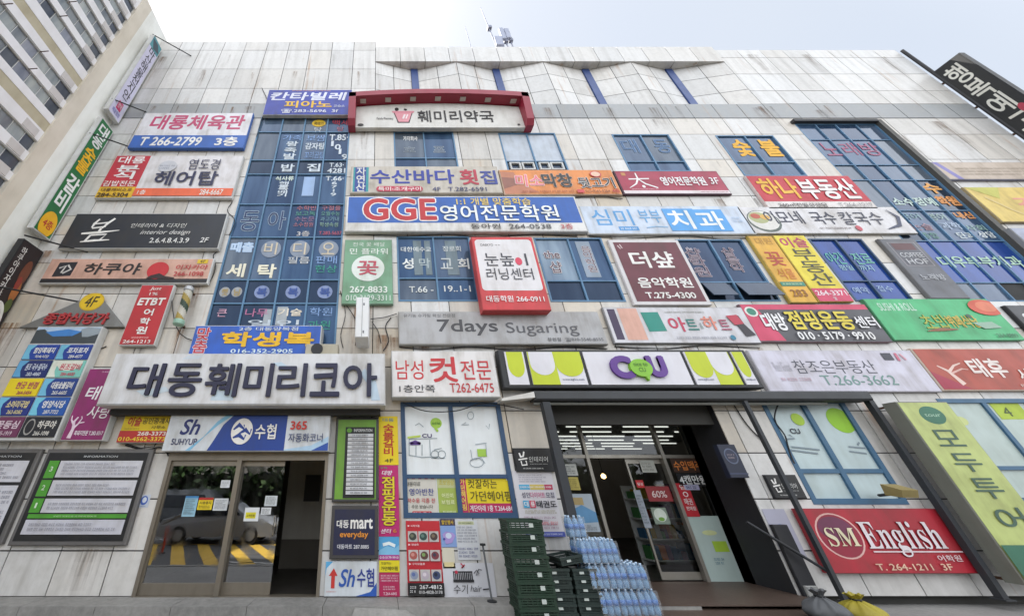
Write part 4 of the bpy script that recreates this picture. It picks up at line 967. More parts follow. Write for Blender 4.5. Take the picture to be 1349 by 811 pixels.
sign('wall_sign', 'long salmon Japanese pub sign with black brush lettering and red sun disc', [(67,341),(282,339),(274,373),(50,374)], .26, '#c99f8e',
 [('R',0,1,.84,1,'#1c1b20'),('P',[(.06,.16),(.17,.13),(.165,.72),(.055,.76)],'#1c1b24'),('S',[(.075,.4),(.11,.3),(.1,.6)],.05,'#c8c4c0'),('S',[(.12,.26),(.15,.45),(.11,.62)],.05,'#c8c4c0'),T('하쿠야',.23,.58,.18,.68,'#231d1f',bold=.05,shear=.1),
  ('E',.685,.50,.065,.36,'#c0282f'),('P',[(.63,.84),(.65,.72),(.70,.62),(.74,.74),(.80,.80),(.80,.84)],'#2a1a1d'),('R',.91,.975,.03,.2,'#d8b61f'),T('4F',.925,.96,.05,.18,'#4d3a10'),T('이자카야',.79,.985,.26,.48,'#b4262e',bold=.02,shear=.1),T('266-1098',.79,.97,.56,.74,'#b4262e',bold=.02)], fw=.03)
# triangular metal food-court sign
tr0 = at(110,386,-.1); trl = at(25,431,-.1); trr = at(163,430,-.1)
ts = thing('triangle_sign', 'grey metal triangular food court sign with yellow disc and red lettering', 'wall sign', (tr0[0], -.02, trl[1]))
MB().prism([(trl[0],trl[1]),(trr[0],trr[1]),((trl[0]+trr[0])/2+.25,tr0[1])], -.1, -.02).build('metal_gable', M('#858583',.35,.4,.5), ts)
F_ = Face(ts, trl[0], trr[0], trl[1], tr0[1], -.102)
F_.done([('E',.585,.26,.12,.27,'#c9a51a'),('E',.585,.26,.108,.24,'#d9b51c'),T('4F',.52,.65,.10,.42,'#3a3413',bold=.02,shear=.2),T('종합식당가',.21,.83,.60,.93,'#a83236',bold=.05,shear=.15,depth=.03)])
sign('wall_sign', 'tall red sign with white lettering beside the barber pole', [(186,375),(231,375),(202,454),(156,455)], .3, '#b3242c',
 [T('Just',.3,.66,.03,.10,CREAM,shear=.2),T('1%',.34,.6,.13,.18,CREAM,bold=.02),T('ETBT',.08,.92,.23,.36,CREAM,bold=.06,shear=.1),T('어',.38,.68,.42,.54,CREAM,bold=.05),T('학',.36,.68,.575,.69,CREAM,bold=.05),T('원',.36,.68,.72,.84,CREAM,bold=.05),T('대안외국어서원',.3,.8,.885,.915,'#e3b9b4'),T('264-1213',.1,.9,.935,.985,CREAM,bold=.03)], fw=.02, thick=.22)
# barber pole
bx, bz0 = at(236,428,-.25); bx2, bz1 = at(249,378,-.25); bx = (bx+bx2)/2
bp = thing('barber_pole', 'striped barber pole hanging on the wall right of the red sign', 'barber pole', (bx, -.25, bz0))
m = MB(); rr_ = .105; nS = 24; zz_ = [bz0+.12+(bz1-bz0-.24)*i/nS for i in range(nS+1)]
for i in range(nS):
    for j in range(16):
        k_ = int((j/16*3+i/nS*4.5)%3); P = [(bx+rr_*math.cos(2*math.pi*q/16), -.25+rr_*math.sin(2*math.pi*q/16)) for q in (j, j+1)]
        m.quad((*P[0],zz_[i]),(*P[1],zz_[i]),(*P[1],zz_[i+1]),(*P[0],zz_[i+1]), (0,1,2)[k_])
m.build('striped_tube', [M('#b9b6ab',.4,.5),M('#26402f',.4,.4),M('#a08a3f',.4,.4)], bp)
MB().lathe([(.112,0),(.125,.02),(.125,.1),(.112,.13)],(bx,-.25,bz0),16).build('bottom_cap', M('#8fb5a3',.3,.3), bp)
MB().lathe([(.112,0),(.12,.02),(.12,.08),(.09,.13)],(bx,-.25,bz1-.13),16).build('top_cap', ALU, bp)
m = MB(); m.box(bx-.03,bx+.03,-.2,.01,bz1-.1,bz1-.06).box(bx-.03,bx+.03,-.2,.01,bz0+.04,bz0+.08); m.build('bracket', RUSTM, bp)
# restaurant directory made of small panels
q = [(44,430),(135,430),(72,580),(-22,580)]; x0,x1,z0,z1 = rect(q,-.22)
rd = thing('restaurant_sign_board', 'board of small restaurant panels under a lake picture at far left', 'sign board', ((x0+x1)/2, -.02, z0))
MB().cbox(x0,x1,-.22,-.02,z0,z1,.012).build('backing_frame', FRAMEW, rd)
F_ = Face(rd, x0+.02, x1-.02, z0+.02, z1-.02, -.224)
vv = [0, at(0,430)[1]]
zf = lambda y: (z1-at(0,y,-.22)[1])/(z1-z0)
rows_ = [zf(y) for y in (430,453,474,498,523,549,578)]
F_.done([('R',0,1,0,rows_[1]-.012,'#a9c0d8'),('P',[(0,rows_[1]-.012),(0,.03),(.12,.02),(.25,.075),(.6,.08),(.75,.02),(1,.05),(1,rows_[1]-.012)],'#3d4448'),('P',[(.16,.05),(.5,.02),(.72,.045),(.6,.09),(.3,.095)],'#3f7fc4'),('P',[(.7,.02),(.8,.0),(1,.01),(1,.07),(.85,.1),(.76,.1)],'#8f9aa2')])
pn = [('#1d3f96','함양흑돼지','직속식당','#e8ecf2','#6fb6d4'),('#1e3c90','포차포차','284-4577','#eef0f4','#6fb6d4'),('#1a2a66','원조 국수·칼국수','282-4860','#cfd8ea','#5fa3cf'),('#7cc0b4','원조갈비','284-4600','#c45a6a','#d7dccf'),('#e0c81c','현궁 반점','264-5454','#a63a5a','#e8df9a'),('#1f3f86','대동숯불갈비','265-6605','#e9edf2','#6fb6d4'),('#1c2f7c','소머리국밥','262-8282','#e2d49a','#6fb6d4'),('#1f55a5','영양식당','287-7722','#eef1f4','#74c3dc'),('#6a2f52','꽃등심','285-1919','#d6c3cd','#5fa08d'),('#191b22','하쿠야','266-1098','#dcdad4','#191b22')]
for i, (c, t1, t2, tc_, arc) in enumerate(pn):
    r_, k_ = divmod(i, 2); u0 = .0 if k_ == 0 else .505; u1 = u0+.495; va, vb = rows_[r_+1]+.003, min(1, rows_[r_+2]-.004)
    X0 = x0+.02+(x1-x0-.04)*u0; X1 = x0+.02+(x1-x0-.04)*u1
    Z1 = z1-.02-(z1-z0-.04)*va; Z0 = z1-.02-(z1-z0-.04)*vb
    pm_ = MB(); pm_.box(X0+.01,X1-.01,-.245,-.2205,Z0+.005,Z1-.005); po = pm_.build('menu_panel', M(c,.4,.2), rd)
    f2 = Face(po, X0+.02, X1-.02, Z0+.01, Z1-.01, -.2465)
    its = [] if c in ('#191b22','#e0c81c') else [('P',[(0,0),(.3,0),(.16,.35),(.17,.65),(.26,1),(0,1)],arc)]
    if c == '#7cc0b4': its += [('E',.55,.12,.4,.5,'#dcded2')]
    if c == '#191b22': its += [('E',.2,.5,.14,.42,'#9a9894'),('E',.2,.5,.11,.34,'#191b22')]
    its += [T(t1,.28 if c!='#191b22' else .42,.95,.18,.6,tc_,bold=.05,shear=.12),T(t2,.4,.85,.72,.93,tc_,bold=.03,shear=.1)]
    f2.done(its)
sign('banner', 'purple banner with white lettering and blossoming tree, half behind the wide sign', [(118,485),(163,485),(142,580),(79,580)], .2, '#8a2566',
 [P_L(1,31,'#d8a9c6',.35,.95,.03,.06),T('태백',.16,.92,.26,.46,'#ece4e8',bold=.03,shear=.1),T('사랑',.40,.98,.54,.72,'#ece4e8',bold=.02,shear=.15),
  ('S',[(.18,.98),(.2,.86),(.16,.76),(.22,.7)],[.09,.06,.05,.03],'#e0c9d8'),('S',[(.2,.85),(.3,.78),(.42,.77)],[.05,.03,.02],'#e0c9d8'),('S',[(.18,.8),(.08,.74),(.06,.68)],[.05,.03,.02],'#e0c9d8'),('S',[(.28,.79),(.33,.72),(.3,.69)],[.03,.02,.02],'#e0c9d8'),T('흑돼지전문 T.282-5517',.28,.98,.88,.945,'#e8dce4',bold=.04)], fw=.015, cat='banner')
sign('wall_sign', 'small yellow and red estate agent sign squeezed beside the bank sign', [(165,544),(229,545),(219,584),(154,582)], .25, '#dfc31b',
 [T('이슬',.1,.38,.1,.44,'#b3282d',bold=.05,shear=.12),T('공인중개사',.40,.98,.14,.36,'#3a3218',bold=.02),T('사무소',.62,.92,.42,.54,'#3a3218'),P_L(1,5,'#8a7a28',.08,.4,.5,.56),('R',0,1,.60,1,'#b7302b'),T('268-3373',.38,.96,.63,.77,'#f0e2d8',bold=.04),T('010-4562-3373',.02,.98,.82,.96,'#eccf3a',bold=.04)], fw=.012)
# --- wide white main sign
x0,x1,z0,z1 = rect([(150,466),(508,465),(507,537),(130,531)], -.6)
mr_, F_ = sign('main_sign', 'very wide thick white sign with large navy lettering over the bank entrance', None, .6, '#cfd0d3',
 [('P',[(.27,.02),(.33,.02),(.31,.10),(.25,.10)],'#c2ccd6'),('P',[(.40,.72),(.47,.72),(.47,.92),(.39,.92)],'#b9cbd8'),('P',[(.62,.16),(.66,.30),(.63,.33),(.59,.18)],'#b9cbd8'),('P',[(.12,.74),(.22,.66),(.24,.74),(.16,.86)],'#bfcdd8'),('P',[(.93,.30),(.97,.55),(.985,.92),(.955,.92),(.94,.6),(.91,.4)],'#b5c8d8'),
  ('R',.0,1,.985,1,'#8c8d90')], rct=(x0,x1,z0,z1), fw=.02, thick=.4, hang=False)
for ch, u0, u1 in (('대',.085,.205),('동',.225,.345),('훼',.360,.480),('미',.497,.600),('리',.615,.722),('코',.737,.842),('아',.852,.975)):
    F_.item(T(ch,u0,u1,.20,.86,'#1c1d3c',bold=.035,depth=.03))
b = MB()
for i in range(6):
    x = x0+.3+(x1-x0-.6)*i/5
    b.box(x-.03,x+.03,-.2,.012,z0+.06,z0+.14).box(x-.03,x+.03,-.3,.012,z1-.14,z1-.06)
b.build('bracket', DARK, mr_)
MB().box(x0+.1, x1-.1, -.3, -.06, z0-.12, z0-.002).build('shadow_bar', M('#2f2f31',.7,.4), mr_)  # dark bar standing in for the shadow under the sign
# --- bank sign
sign('bank_sign', 'blue and white bank sign above the sliding glass doors', [(223,544),(437,545),(431,595),(216,593)], .22, '#cdd2d8',
 [('P',[(.27,1),(.30,.72),(.34,.30),(.40,0),(.735,0),(.735,1)],'#1f3f8c'),('P',[(.17,1),(.24,.62),(.31,.30),(.40,0),(.355,0),(.30,.2),(.26,.45),(.235,.62),(.14,1)],'#7fb6d6'),('P',[(.735,1),(.735,.97),(.9,.86),(1,.62),(1,.8),(.9,1)],'#a9c6dd'),('P',[(.9,1),(1,.78),(1,1)],'#2a4fa0'),
  T('Sh',.08,.20,.14,.58,'#27306b',shear=.25,bold=.035),T('SUHYUP',.045,.20,.68,.85,'#2c3160',bold=.02),('E',.463,.48,.066,.36,CREAM),
  ('S',[(.41,.44),(.44,.30),(.475,.42),(.47,.30)],[.03,.09,.04,.03],'#1f3f8c'),('S',[(.45,.54),(.485,.44),(.515,.56),(.52,.42)],[.03,.09,.04,.03],'#1f3f8c'),('S',[(.415,.66),(.45,.58),(.485,.70),(.49,.58)],[.03,.09,.04,.03],'#1f3f8c'),
  T('수협',.545,.675,.28,.70,CREAM,bold=.03),T('365',.76,.862,.20,.44,'#c8372f',bold=.045),T('자동화코너',.755,.965,.54,.78,'#2b3968',bold=.015)], fw=.012, cat='bank sign')
# --- tailor sign
sign('wall_sign', 'blue school uniform sign with big yellow lettering below the tall windows', [(257,429),(425,428),(420,467),(248,467)], .35, '#1f57b8',
 [T('맞춤',.02,.13,.06,.98,'#b8293c',vert=True,bold=.04,outline='#e4dfe2',ow=.05),T('2층 대동양복점',.35,.82,.04,.18,'#d4def0',bold=.02),T('학생복',.22,.96,.22,.76,'#e3b313',bold=.08),T('016-352-2905',.32,.80,.84,.98,'#cfe0f0',bold=.04)], fw=.018)
sign('wall_sign', 'deep blue piano school sign over the tall blue windows', [(354,119),(463,118),(463,151),(346,152)], .3, '#2a3a9e',
 [('L',.28,.75,.01,.06,1,3,'#c98a3a'),T('칸타빌레',.03,.95,.10,.44,'#d5d8e8',bold=.06,shear=.12),T('피아노',.22,.78,.46,.74,'#e0b322',bold=.06),T('교습소',.80,.93,.62,.72,'#c8cce2'),T('☎.283-5696  3f',.20,.86,.79,.95,'#d5d8e8',bold=.03)], fw=.015)
# --- pharmacy canopy sign
yp = -.2
px0, pz0 = at(472,167,yp); px1, pz1 = at(692,141,yp)
px0 = (at(471,141,yp)[0]+at(467,167,yp)[0])/2; px1 = (at(686,146,yp)[0]+at(692,171,yp)[0])/2; pz0 = at(580,168,yp)[1]; pzt = at(480,141,yp)[1]; pzm = at(580,136.5,yp)[1]
ph = thing('pharmacy_sign', 'white pharmacy sign under a dark red curved canopy with spotlights', 'wall sign', ((px0+px1)/2, -.05, pz0))
arc = lambda u, a, b_: a+(b_-a)*(1-(2*u-1)**2)
N_ = 16
top = [(px0+(px1-px0)*i/N_, arc(i/N_, pzt, pzm)) for i in range(N_+1)]
MB().prism([(px0,pz0),(px1,pz0)]+top[::-1], yp, -.05).build('cabinet', OFFW, ph)
cm = MB(); CRIM = M('#8f1f36',.35,.25,name='crimson_canopy'); e = .26; yo = -.56; x0c, x1c = px0-.25, px1+.25
za = [(x0c+(x1c-x0c)*i/N_, arc(i/N_, pzt+.02, pzm+.02)) for i in range(N_+1)]
for (xa,zA),(xb,zB) in zip(za, za[1:]):
    cm._a([(xa,yo,zA),(xb,yo,zB),(xb,-.03,zB),(xa,-.03,zA),(xa,yo,zA+e),(xb,yo,zB+e),(xb,-.03,zB+e),(xa,-.03,zA+e)],[(0,3,2,1),(4,5,6,7),(0,1,5,4),(2,3,7,6)])
for xx, xi in ((x0c, px0-.003), (px1+.003, x1c)):
    cm._a([(xx,yo,pzt+.0),(xi,yo,pzt+.0),(xi,yo+.12,pz0+.15),(xx,yo+.12,pz0+.15),(xx,yp-.1,pz0-.03),(xi,yp-.1,pz0-.03),(xx,-.03,pz0-.03),(xi,-.03,pz0-.03),(xx,-.03,pzt+.02+e),(xi,-.03,pzt+.02+e),(xx,yo,pzt+.02+e),(xi,yo,pzt+.02+e)],
          [(0,1,11,10)[::1],(3,2,1,0),(4,5,2,3),(6,7,5,4),(8,9,7,6),(10,11,9,8),(10,8,6,4,3,0),(11,1,2,5,7,9)])
cm.build('canopy', CRIM, ph)
for i in range(7):
    u = (i+.55)/7.1; x = x0c+(x1c-x0c)*u; z = arc(u, pzt+.02, pzm+.02)
    MB().box(x-.1,x+.1,-.44,-.30,z-.035,z-.004).build('spotlight', M('#b5a9a2',.35,.2), ph)
F_ = Face(ph, px0, px1, pz0, pzm, yp-.002)
F_.done([('P',[(.225,.36),(.345,.36),(.33,.62),(.32,.82),(.25,.82),(.24,.62)],'#3a2228'),('P',[(.232,.39),(.338,.39),(.325,.62),(.314,.78),(.256,.78),(.246,.62)],'#d6909a'),('P',[(.215,.33),(.355,.33),(.348,.41),(.222,.41)],'#cf8692'),('E',.247,.26,.012,.07,'#1f1a1d'),('E',.3,.27,.01,.04,'#1f1a1d'),('S',[(.282,.66),(.295,.48)],.07,'#ead9da'),('S',[(.3,.66),(.312,.48)],.05,'#ead9da'),
  T('Family Pharmacy',.125,.225,.60,.72,'#4a4648'),T('훼미리약국',.37,.83,.32,.80,'#1d1b1e',bold=.025),('E',.03,.91,.018,.05,'#221d1c'),('E',.965,.90,.008,.03,'#221d1c')])
# --- row of signs under the fourth floor
sign('wall_sign', 'aged white raw fish restaurant sign with blue lettering and teal end panel', [(464,218),(656,220),(662,256),(460,253)], .25, '#bdb6ab',
 [('R',.01,.115,.02,.98,'#2a8d94'),('R',.022,.098,.02,.98,'#26408a'),T('자연산',.03,.095,.02,.97,'#d3d3cf',vert=True,bold=.03),T('수산바다',.125,.70,.12,.68,'#2b3a98',bold=.045),T('횟',.735,.86,.12,.72,'#b23347',bold=.045),T('집',.875,.985,.16,.70,'#39458f',bold=.045),
  ('E',.19,.88,.022,.10,'#b4304a'),('E',.455,.88,.022,.10,'#b4304a'),('R',.19,.455,.78,.98,'#b4304a'),T('특미:조개구이',.18,.465,.81,.96,'#e8dad6',bold=.03),T('4F   T.282-6591',.54,.90,.82,.97,'#3b3f66',bold=.02)], frame=M('#b9afa2',.5,.4))
sign('wall_sign', 'orange grilled meat restaurant sign with pink, black and white lettering', [(657,223),(807,224),(820,258),(664,255)], .25, '#d98745',
 [('P',[(0,.05),(.12,.1),(.16,.5),(.3,.95),(0,1)],'#b9795d'),('P',[(0,.3),(.12,.35),(.14,.6),(0,.8)],'#8f5f52'),T('미소',.11,.36,.2,.72,'#d97a86',bold=.05,shear=.1,outline='#efe3dc',ow=.04),T('막창',.35,.62,.16,.74,'#2c2c2e',bold=.06,outline='#dccfc4',ow=.02),T('뒷고기',.66,.97,.34,.78,'#2a3038',bold=.03,outline='#efe3dc',ow=.045),('E',.84,.2,.05,.13,'#c74a4f'),('E',.84,.2,.04,.10,'#e4c0a8'),('L',.15,.6,.86,.97,1,4,'#a5542c'),('R',.62,.68,.85,.98,'#c74a4f'),T('010-9265-5264',.69,.9,.86,.97,'#7a3a1c'),T('4층',.92,.985,.82,.99,'#b53038',bold=.03)], frame=M('#c1a893',.5,.4))
sign('wall_sign', 'crimson English academy sign with a large white Chinese character', [(807,224),(948,226),(962,257),(822,255)], .3, '#9e2242',
 [('R',0,1,.87,1,'#d8cdd0'),('R',.05,.09,.06,.2,'#b9824a'),('S',[(.1,.36),(.3,.34)],.05,'#eee6e6'),('S',[(.19,.08),(.19,.35),(.15,.58),(.07,.76)],[.04,.06,.05,.02],'#eee6e6'),('S',[(.19,.36),(.24,.58),(.34,.76)],[.04,.06,.05],'#eee6e6'),('E',.21,.70,.015,.06,'#eee6e6'),P_L(1,8,'#e2c8ce',.08,.34,.80,.85),T('영어전문학원',.40,.83,.26,.66,'#eee6e6',bold=.045),T('3F',.87,.96,.3,.6,'#eee6e6',bold=.02,shear=.1),P_L(1,9,'#a03d54',.72,.98,.91,.97)], frame=M('#4a2c3a',.45,.3), fw=.035)
sign('wall_sign', 'red estate agent sign with yellow and white lettering over a white phone strip', [(985,231),(1120,232),(1156,276),(1008,274)], .25, '#d9d3d0',
 [('R',0,1,0,.80,'#b92635'),T('하나',.05,.40,.08,.72,'#e2ad2c',bold=.05,outline='#7d1a20',ow=.015),T('부동산',.42,.95,.10,.74,'#f0e8e6',bold=.045,outline='#7d1a20',ow=.015),T('260㎡전월상상담',.10,.55,.85,.97,'#3d3a3a',bold=.02),T('T.264-1217',.66,.97,.85,.97,'#8b8a8a',bold=.0)], frame=M('#c9b9b6',.5,.3), fw=.018)
# --- second row
sign('wall_sign', 'wide blue English academy sign with large red white-edged Latin capitals', [(457,257),(758,259),(775,306),(454,304)], .3, '#d6d5d2',
 [('R',.005,.995,.02,.78,'#2a5cab'),T('GGE',.07,.385,.06,.72,'#b8282f',bold=.05,outline='#e9e6e4',ow=.055),T('1:1 개별 맞춤학습',.475,.80,.05,.27,'#d3b96a',bold=.03),T('영어전문학원',.40,.905,.27,.74,'#e4e7ec',bold=.025,outline='#5b6878',ow=.012),T('동아원',.52,.645,.82,.96,'#35312f',bold=.02),T('264-0538',.68,.855,.83,.96,'#4a4a4d',bold=.015),T('3층',.895,.945,.82,.97,'#b04048',bold=.02)], frame=FRAMEW, fw=.03)
sign('wall_sign', 'pale dental clinic sign with sky blue lettering and two blue boxes', [(762,270),(975,272),(997,310),(774,307)], .26, '#c3cede',
 [T('심미',.05,.30,.12,.72,'#5a9ad0',bold=.02),('R',.19,.31,.76,.9,'#4f93cf'),P_L(1,2,'#d3deea',.2,.3,.79,.88),T('부부',.345,.48,.14,.62,'#6aa3d2',bold=.02),('S',[(.36,.8),(.42,.76),(.49,.78)],.03,'#86b3da'),('R',.505,.70,.1,.92,'#4f9ad8'),('R',.665,.875,.13,.93,'#4f9ad8'),T('치',.52,.66,.16,.86,'#e3ecf4',bold=.035),T('과',.69,.85,.2,.88,'#e3ecf4',bold=.035),P_L(2,4,'#a9c0dc',.91,.97,.4,.62)], frame=FRAMEW)
sign('wall_sign', 'white noodle house sign with navy brush lettering and a soup bowl picture', [(974,272),(1180,273),(1208,309),(988,306)], .26, '#d2d0d2',
 [('E',.11,.55,.1,.42,'#55605a'),('E',.11,.52,.09,.37,'#d7d5cf'),('E',.09,.42,.06,.22,'#a8ab7a'),('E',.075,.36,.03,.1,'#b5533c'),('E',.13,.4,.03,.1,'#d0a24a'),T('이모네',.13,.36,.16,.66,'#272b45',bold=.01),T('국수',.42,.57,.2,.68,'#272b45',bold=.02),T('칼국수',.60,.86,.2,.7,'#272b45',bold=.0,shear=.1),('E',.66,.83,.018,.1,'#b94a58'),P_L(1,4,'#7a6d6d',.42,.62,.78,.87),
  ('S',[(.93,.12),(.965,.4),(.93,.72),(.84,.86)],[.02,.1,.1,.03],'#3a3f58')], frame=M('#b8b5ae',.5,.3), fw=.015)
# --- third-floor signs
sign('wall_sign', 'pale green florist sign with red flower character in a white disc', [(454,316),(517,315),(517.5,400),(450,401)], .25, '#6f9b7c',
 [T('전국 꽃 배달',.16,.86,.04,.11,'#d3dcd2',bold=.0),T('민 플라워',.10,.92,.145,.245,'#dfe6de',bold=.02),('E',.5,.47,.345,.205,'#d5dcd6'),T('꽃',.28,.72,.36,.58,'#bb4457',bold=.015,outline='#c98a92',ow=.02),T('267-8833',.14,.90,.755,.85,'#d9e0d8',bold=.035),T('010-3129-3311',.07,.96,.885,.965,'#cfd8cf',bold=.01)], frame=M('#77937f',.5,.35), fw=.02)
NS, F_ = sign('wall_sign', 'tall red bordered learning centre sign with rounded white panel', [(620,311),(697,313),(731,408),(637,409)], .4, '#c9383d', [], frame=M('#c2484b',.45,.25), fw=.02, thick=.25)
def rrect(u0,u1,v0,v1,r,ry): 
    o = []
    for cu, cv, a in ((u1-r,v0+ry,270),(u1-r,v1-ry,0),(u0+r,v1-ry,90),(u0+r,v0+ry,180)):
        for i in range(6): o.append((cu+r*math.cos(R(a+18*i)), cv+ry*math.sin(R(a+18*i))))
    return o
F2 = Face(NS, F_.x0, F_.x1, F_.z0, F_.z1, F_.y-.001)
F2.done([('P',rrect(.03,.97,.035,.76,.06,.045)[::-1],'#d9d6d8'),T('DAEKYO',.12,.33,.10,.135,'#55504f',bold=.02),P_L(1,2,'#8a8788',.36,.45,.105,.133),T('눈높',.14,.62,.24,.43,'#3a3b44',bold=.015),('E',.69,.36,.055,.055,'#d0405a'),T('ㅣ',.80,.835,.25,.42,'#3a3b44',bold=.02),T('러닝센터',.13,.87,.46,.62,'#3a3b44',bold=.005),T('대동학원 266-0911',.06,.94,.83,.91,'#f0e4e4',bold=.02)])
sign('wall_sign', 'maroon music academy sign in a thick white frame', [(801,317),(892,314),(938,400),(837,403)], .32, '#62202f',
 [('S',[(.05,.06),(.08,.12)],.03,'#c9b4b6'),('S',[(.09,.04),(.11,.11)],.03,'#c9b4b6'),T('더샾',.16,.83,.17,.46,CREAM,bold=.045),T('음악학원',.12,.92,.62,.79,CREAM,bold=.04),T('T.275-4300',.16,.88,.86,.955,CREAM,bold=.04)], frame=M('#ccc9ca',.4,.2), fw=.10, thick=.25)
sign('wall_sign', 'narrow orange yellow flower shop sign beside the yellow estate agent sign', [(985,311),(1016,310),(1078,398),(1042,399)], .25, '#d8a428',
 [T('대원',.15,.85,.03,.14,'#b07f1f',bold=.03),T('꽃',.15,.85,.26,.48,'#b0402a',bold=.03),T('식물',.2,.85,.52,.68,'#c9762e',bold=.02),('R',.02,.98,.72,.78,'#2f7f6a'),P_L(1,2,'#c9d3a8',.1,.9,.735,.765),T('283',.2,.8,.83,.93,'#8d5a1a',bold=.03)], frame=M('#b99f4a',.5,.35), fw=.02)
sign('wall_sign', 'yellow estate agent sign with stacked black lettering and pink phone band', [(1018,310),(1060,310),(1124,397),(1079,398)], .25, '#dcc92a',
 [T('이슬',.08,.92,.03,.2,'#b0305c',bold=.05),T('부동산',.2,.9,.22,.78,'#3a3a2a',vert=True,bold=.02),('R',0,1,.82,1,'#c93f62'),T('264-3371',.05,.95,.85,.92,'#f2d9dd',bold=.03),T('☎',.45,.55,.935,.985,'#f2d9dd')], frame=M('#b99f4a',.5,.35), fw=.015)
sign('wall_sign', 'tall dark grey sign with small framed panel left of the right window strip', [(1160,314),(1206,315),(1277,393),(1222,393)], .22, '#5b5d64',
 [('R',.12,.9,.06,.48,'#8b868a'),('R',.15,.87,.07,.47,'#55565e'),('R',.2,.8,.08,.2,'#5a3438'),T('COFFEE',.2,.82,.25,.33,'#bfc0c4',bold=.02),T('HOF',.22,.8,.36,.45,'#bfc0c4',bold=.03),T('노래방',.2,.85,.62,.72,'#a9abb0',bold=.04)], frame=M('#6a6a6c',.5,.4), fw=.015)
# --- row over the ground floor
sign('wall_sign', 'long light grey waxing salon sign with slim grey lettering', [(524,410),(789,410),(800,453),(526,454)], .3, '#a9a9ab',
 [T('유기농 슈가링 왁싱 전문점',.02,.28,.05,.17,'#4c4c50',bold=.0),T('7days',.185,.485,.24,.76,'#47474b',bold=.03),T('Sugaring',.525,.88,.34,.78,'#55555a',bold=.0),T('창원점',.715,.78,.83,.94,'#55555a'),T('☎010-5540-8555',.80,.985,.82,.95,'#55555a',bold=.0)], frame=M('#a5a4a2',.4,.3,.3), fw=.03)
sign('wall_sign', 'white art school sign with coloured swatches and red green lettering', [(793,406),(976,403),(1003,451),(811,453)], .28, '#c9c8cd',
 [('R',.02,.075,.04,.92,'#3a2c4a'),('R',.095,.235,.02,.93,'#d3a493'),('P',[(.255,.14),(.38,.13),(.39,.68),(.265,.70)],'#1f8577'),P_L(1,6,'#9fa09a',.43,.72,.10,.17),T('아',.42,.54,.28,.70,'#b93a55',bold=.04),T('트',.545,.62,.34,.66,'#2f7a74',bold=.03),T('&',.635,.655,.45,.62,'#8c9a98'),T('하',.66,.76,.26,.66,'#d58472',bold=.04),T('트',.775,.845,.36,.66,'#a5566c',bold=.03),('P',[(.86,.28),(.94,.24),(.95,.5),(.99,.8),(.92,.84),(.9,.55)],'#2f2a33'),('P',[(.85,.25),(.93,.22),(.95,.48),(.88,.52)],'#b23348'),P_L(1,16,'#9b9ba4',.43,.78,.82,.92),('E',.82,.87,.018,.07,'#2f7a96')], frame=M('#8f8f92',.5,.3), fw=.018)
sign('wall_sign', 'dark grey and pink trampoline gym sign with outlined yellow and white lettering', [(976,401),(1134,400),(1181,450),(999,451)], .27, '#4b4a50',
 [('P',[(0,0),(1,0),(1,.14),(.12,.14),(.2,.98),(0,.98)],'#c93f62'),('E',.06,.2,.05,.14,'#d9dcd6'),('E',.06,.2,.035,.1,'#2f7f6a'),T('대방',.10,.28,.24,.72,'#e8e6e8',bold=.06,outline='#2a2a30',ow=.03),T('점핑운동',.30,.80,.18,.70,'#d7c33a',bold=.05,outline='#1e1e22',ow=.035),T('센터',.81,.98,.34,.66,'#e6e4e6',bold=.03,outline='#1e1e22',ow=.04),T('010 · 5179 · 9910',.30,.88,.76,.96,'#e4e3e2',bold=.04)], frame=M('#7a6168',.5,.3), fw=.015)
sign('wall_sign', 'bright green sign with tilted orange red flower corner and yellow lettering', [(1135,394),(1296,393),(1352,446),(1182,450)], .28, '#3fae70',
 [T('SUSHI & ROLL',.07,.36,.10,.30,'#b8d8c4',bold=.04,shear=.15),T('초밥',.32,.52,.40,.78,'#a9b23f',bold=.0,outline='#7d6a2f',ow=.02),T('뷔페식당',.52,.76,.42,.72,'#c9a93a',bold=.04),('S',[(.3,.8),(.42,.76),(.55,.76)],[.02,.09,.02],'#8a5a3a'),('E',.92,.22,.13,.2,'#c9543a'),('E',.93,.2,.08,.13,'#d8795a'),('P',[(.7,.6),(.86,.58),(.9,.72),(.76,.75)],'#8fae9a'),('E',.72,.44,.02,.05,'#34503c'),T('264-8899',.80,.96,.86,.95,'#2c6a47',bold=.02)], frame=M('#4a8f66',.5,.3), fw=.012)
sign('wall_sign', 'white barber sign with red lettering left of the lime store sign', [(516,462),(651,462),(658,523),(516,523)], .35, '#d8d5d4',
 [T('남성',.03,.30,.20,.64,'#bf2f36',bold=.01),T('컷',.36,.63,.12,.70,'#bf2f36',bold=.04),T('전문',.665,.955,.20,.64,'#bf2f36',bold=.01),T('1층안쪽',.06,.40,.76,.92,'#33343c',bold=.01),T('T262-6475',.54,.955,.72,.92,'#b93036',bold=.01)], frame=FRAMEW, fw=.02)
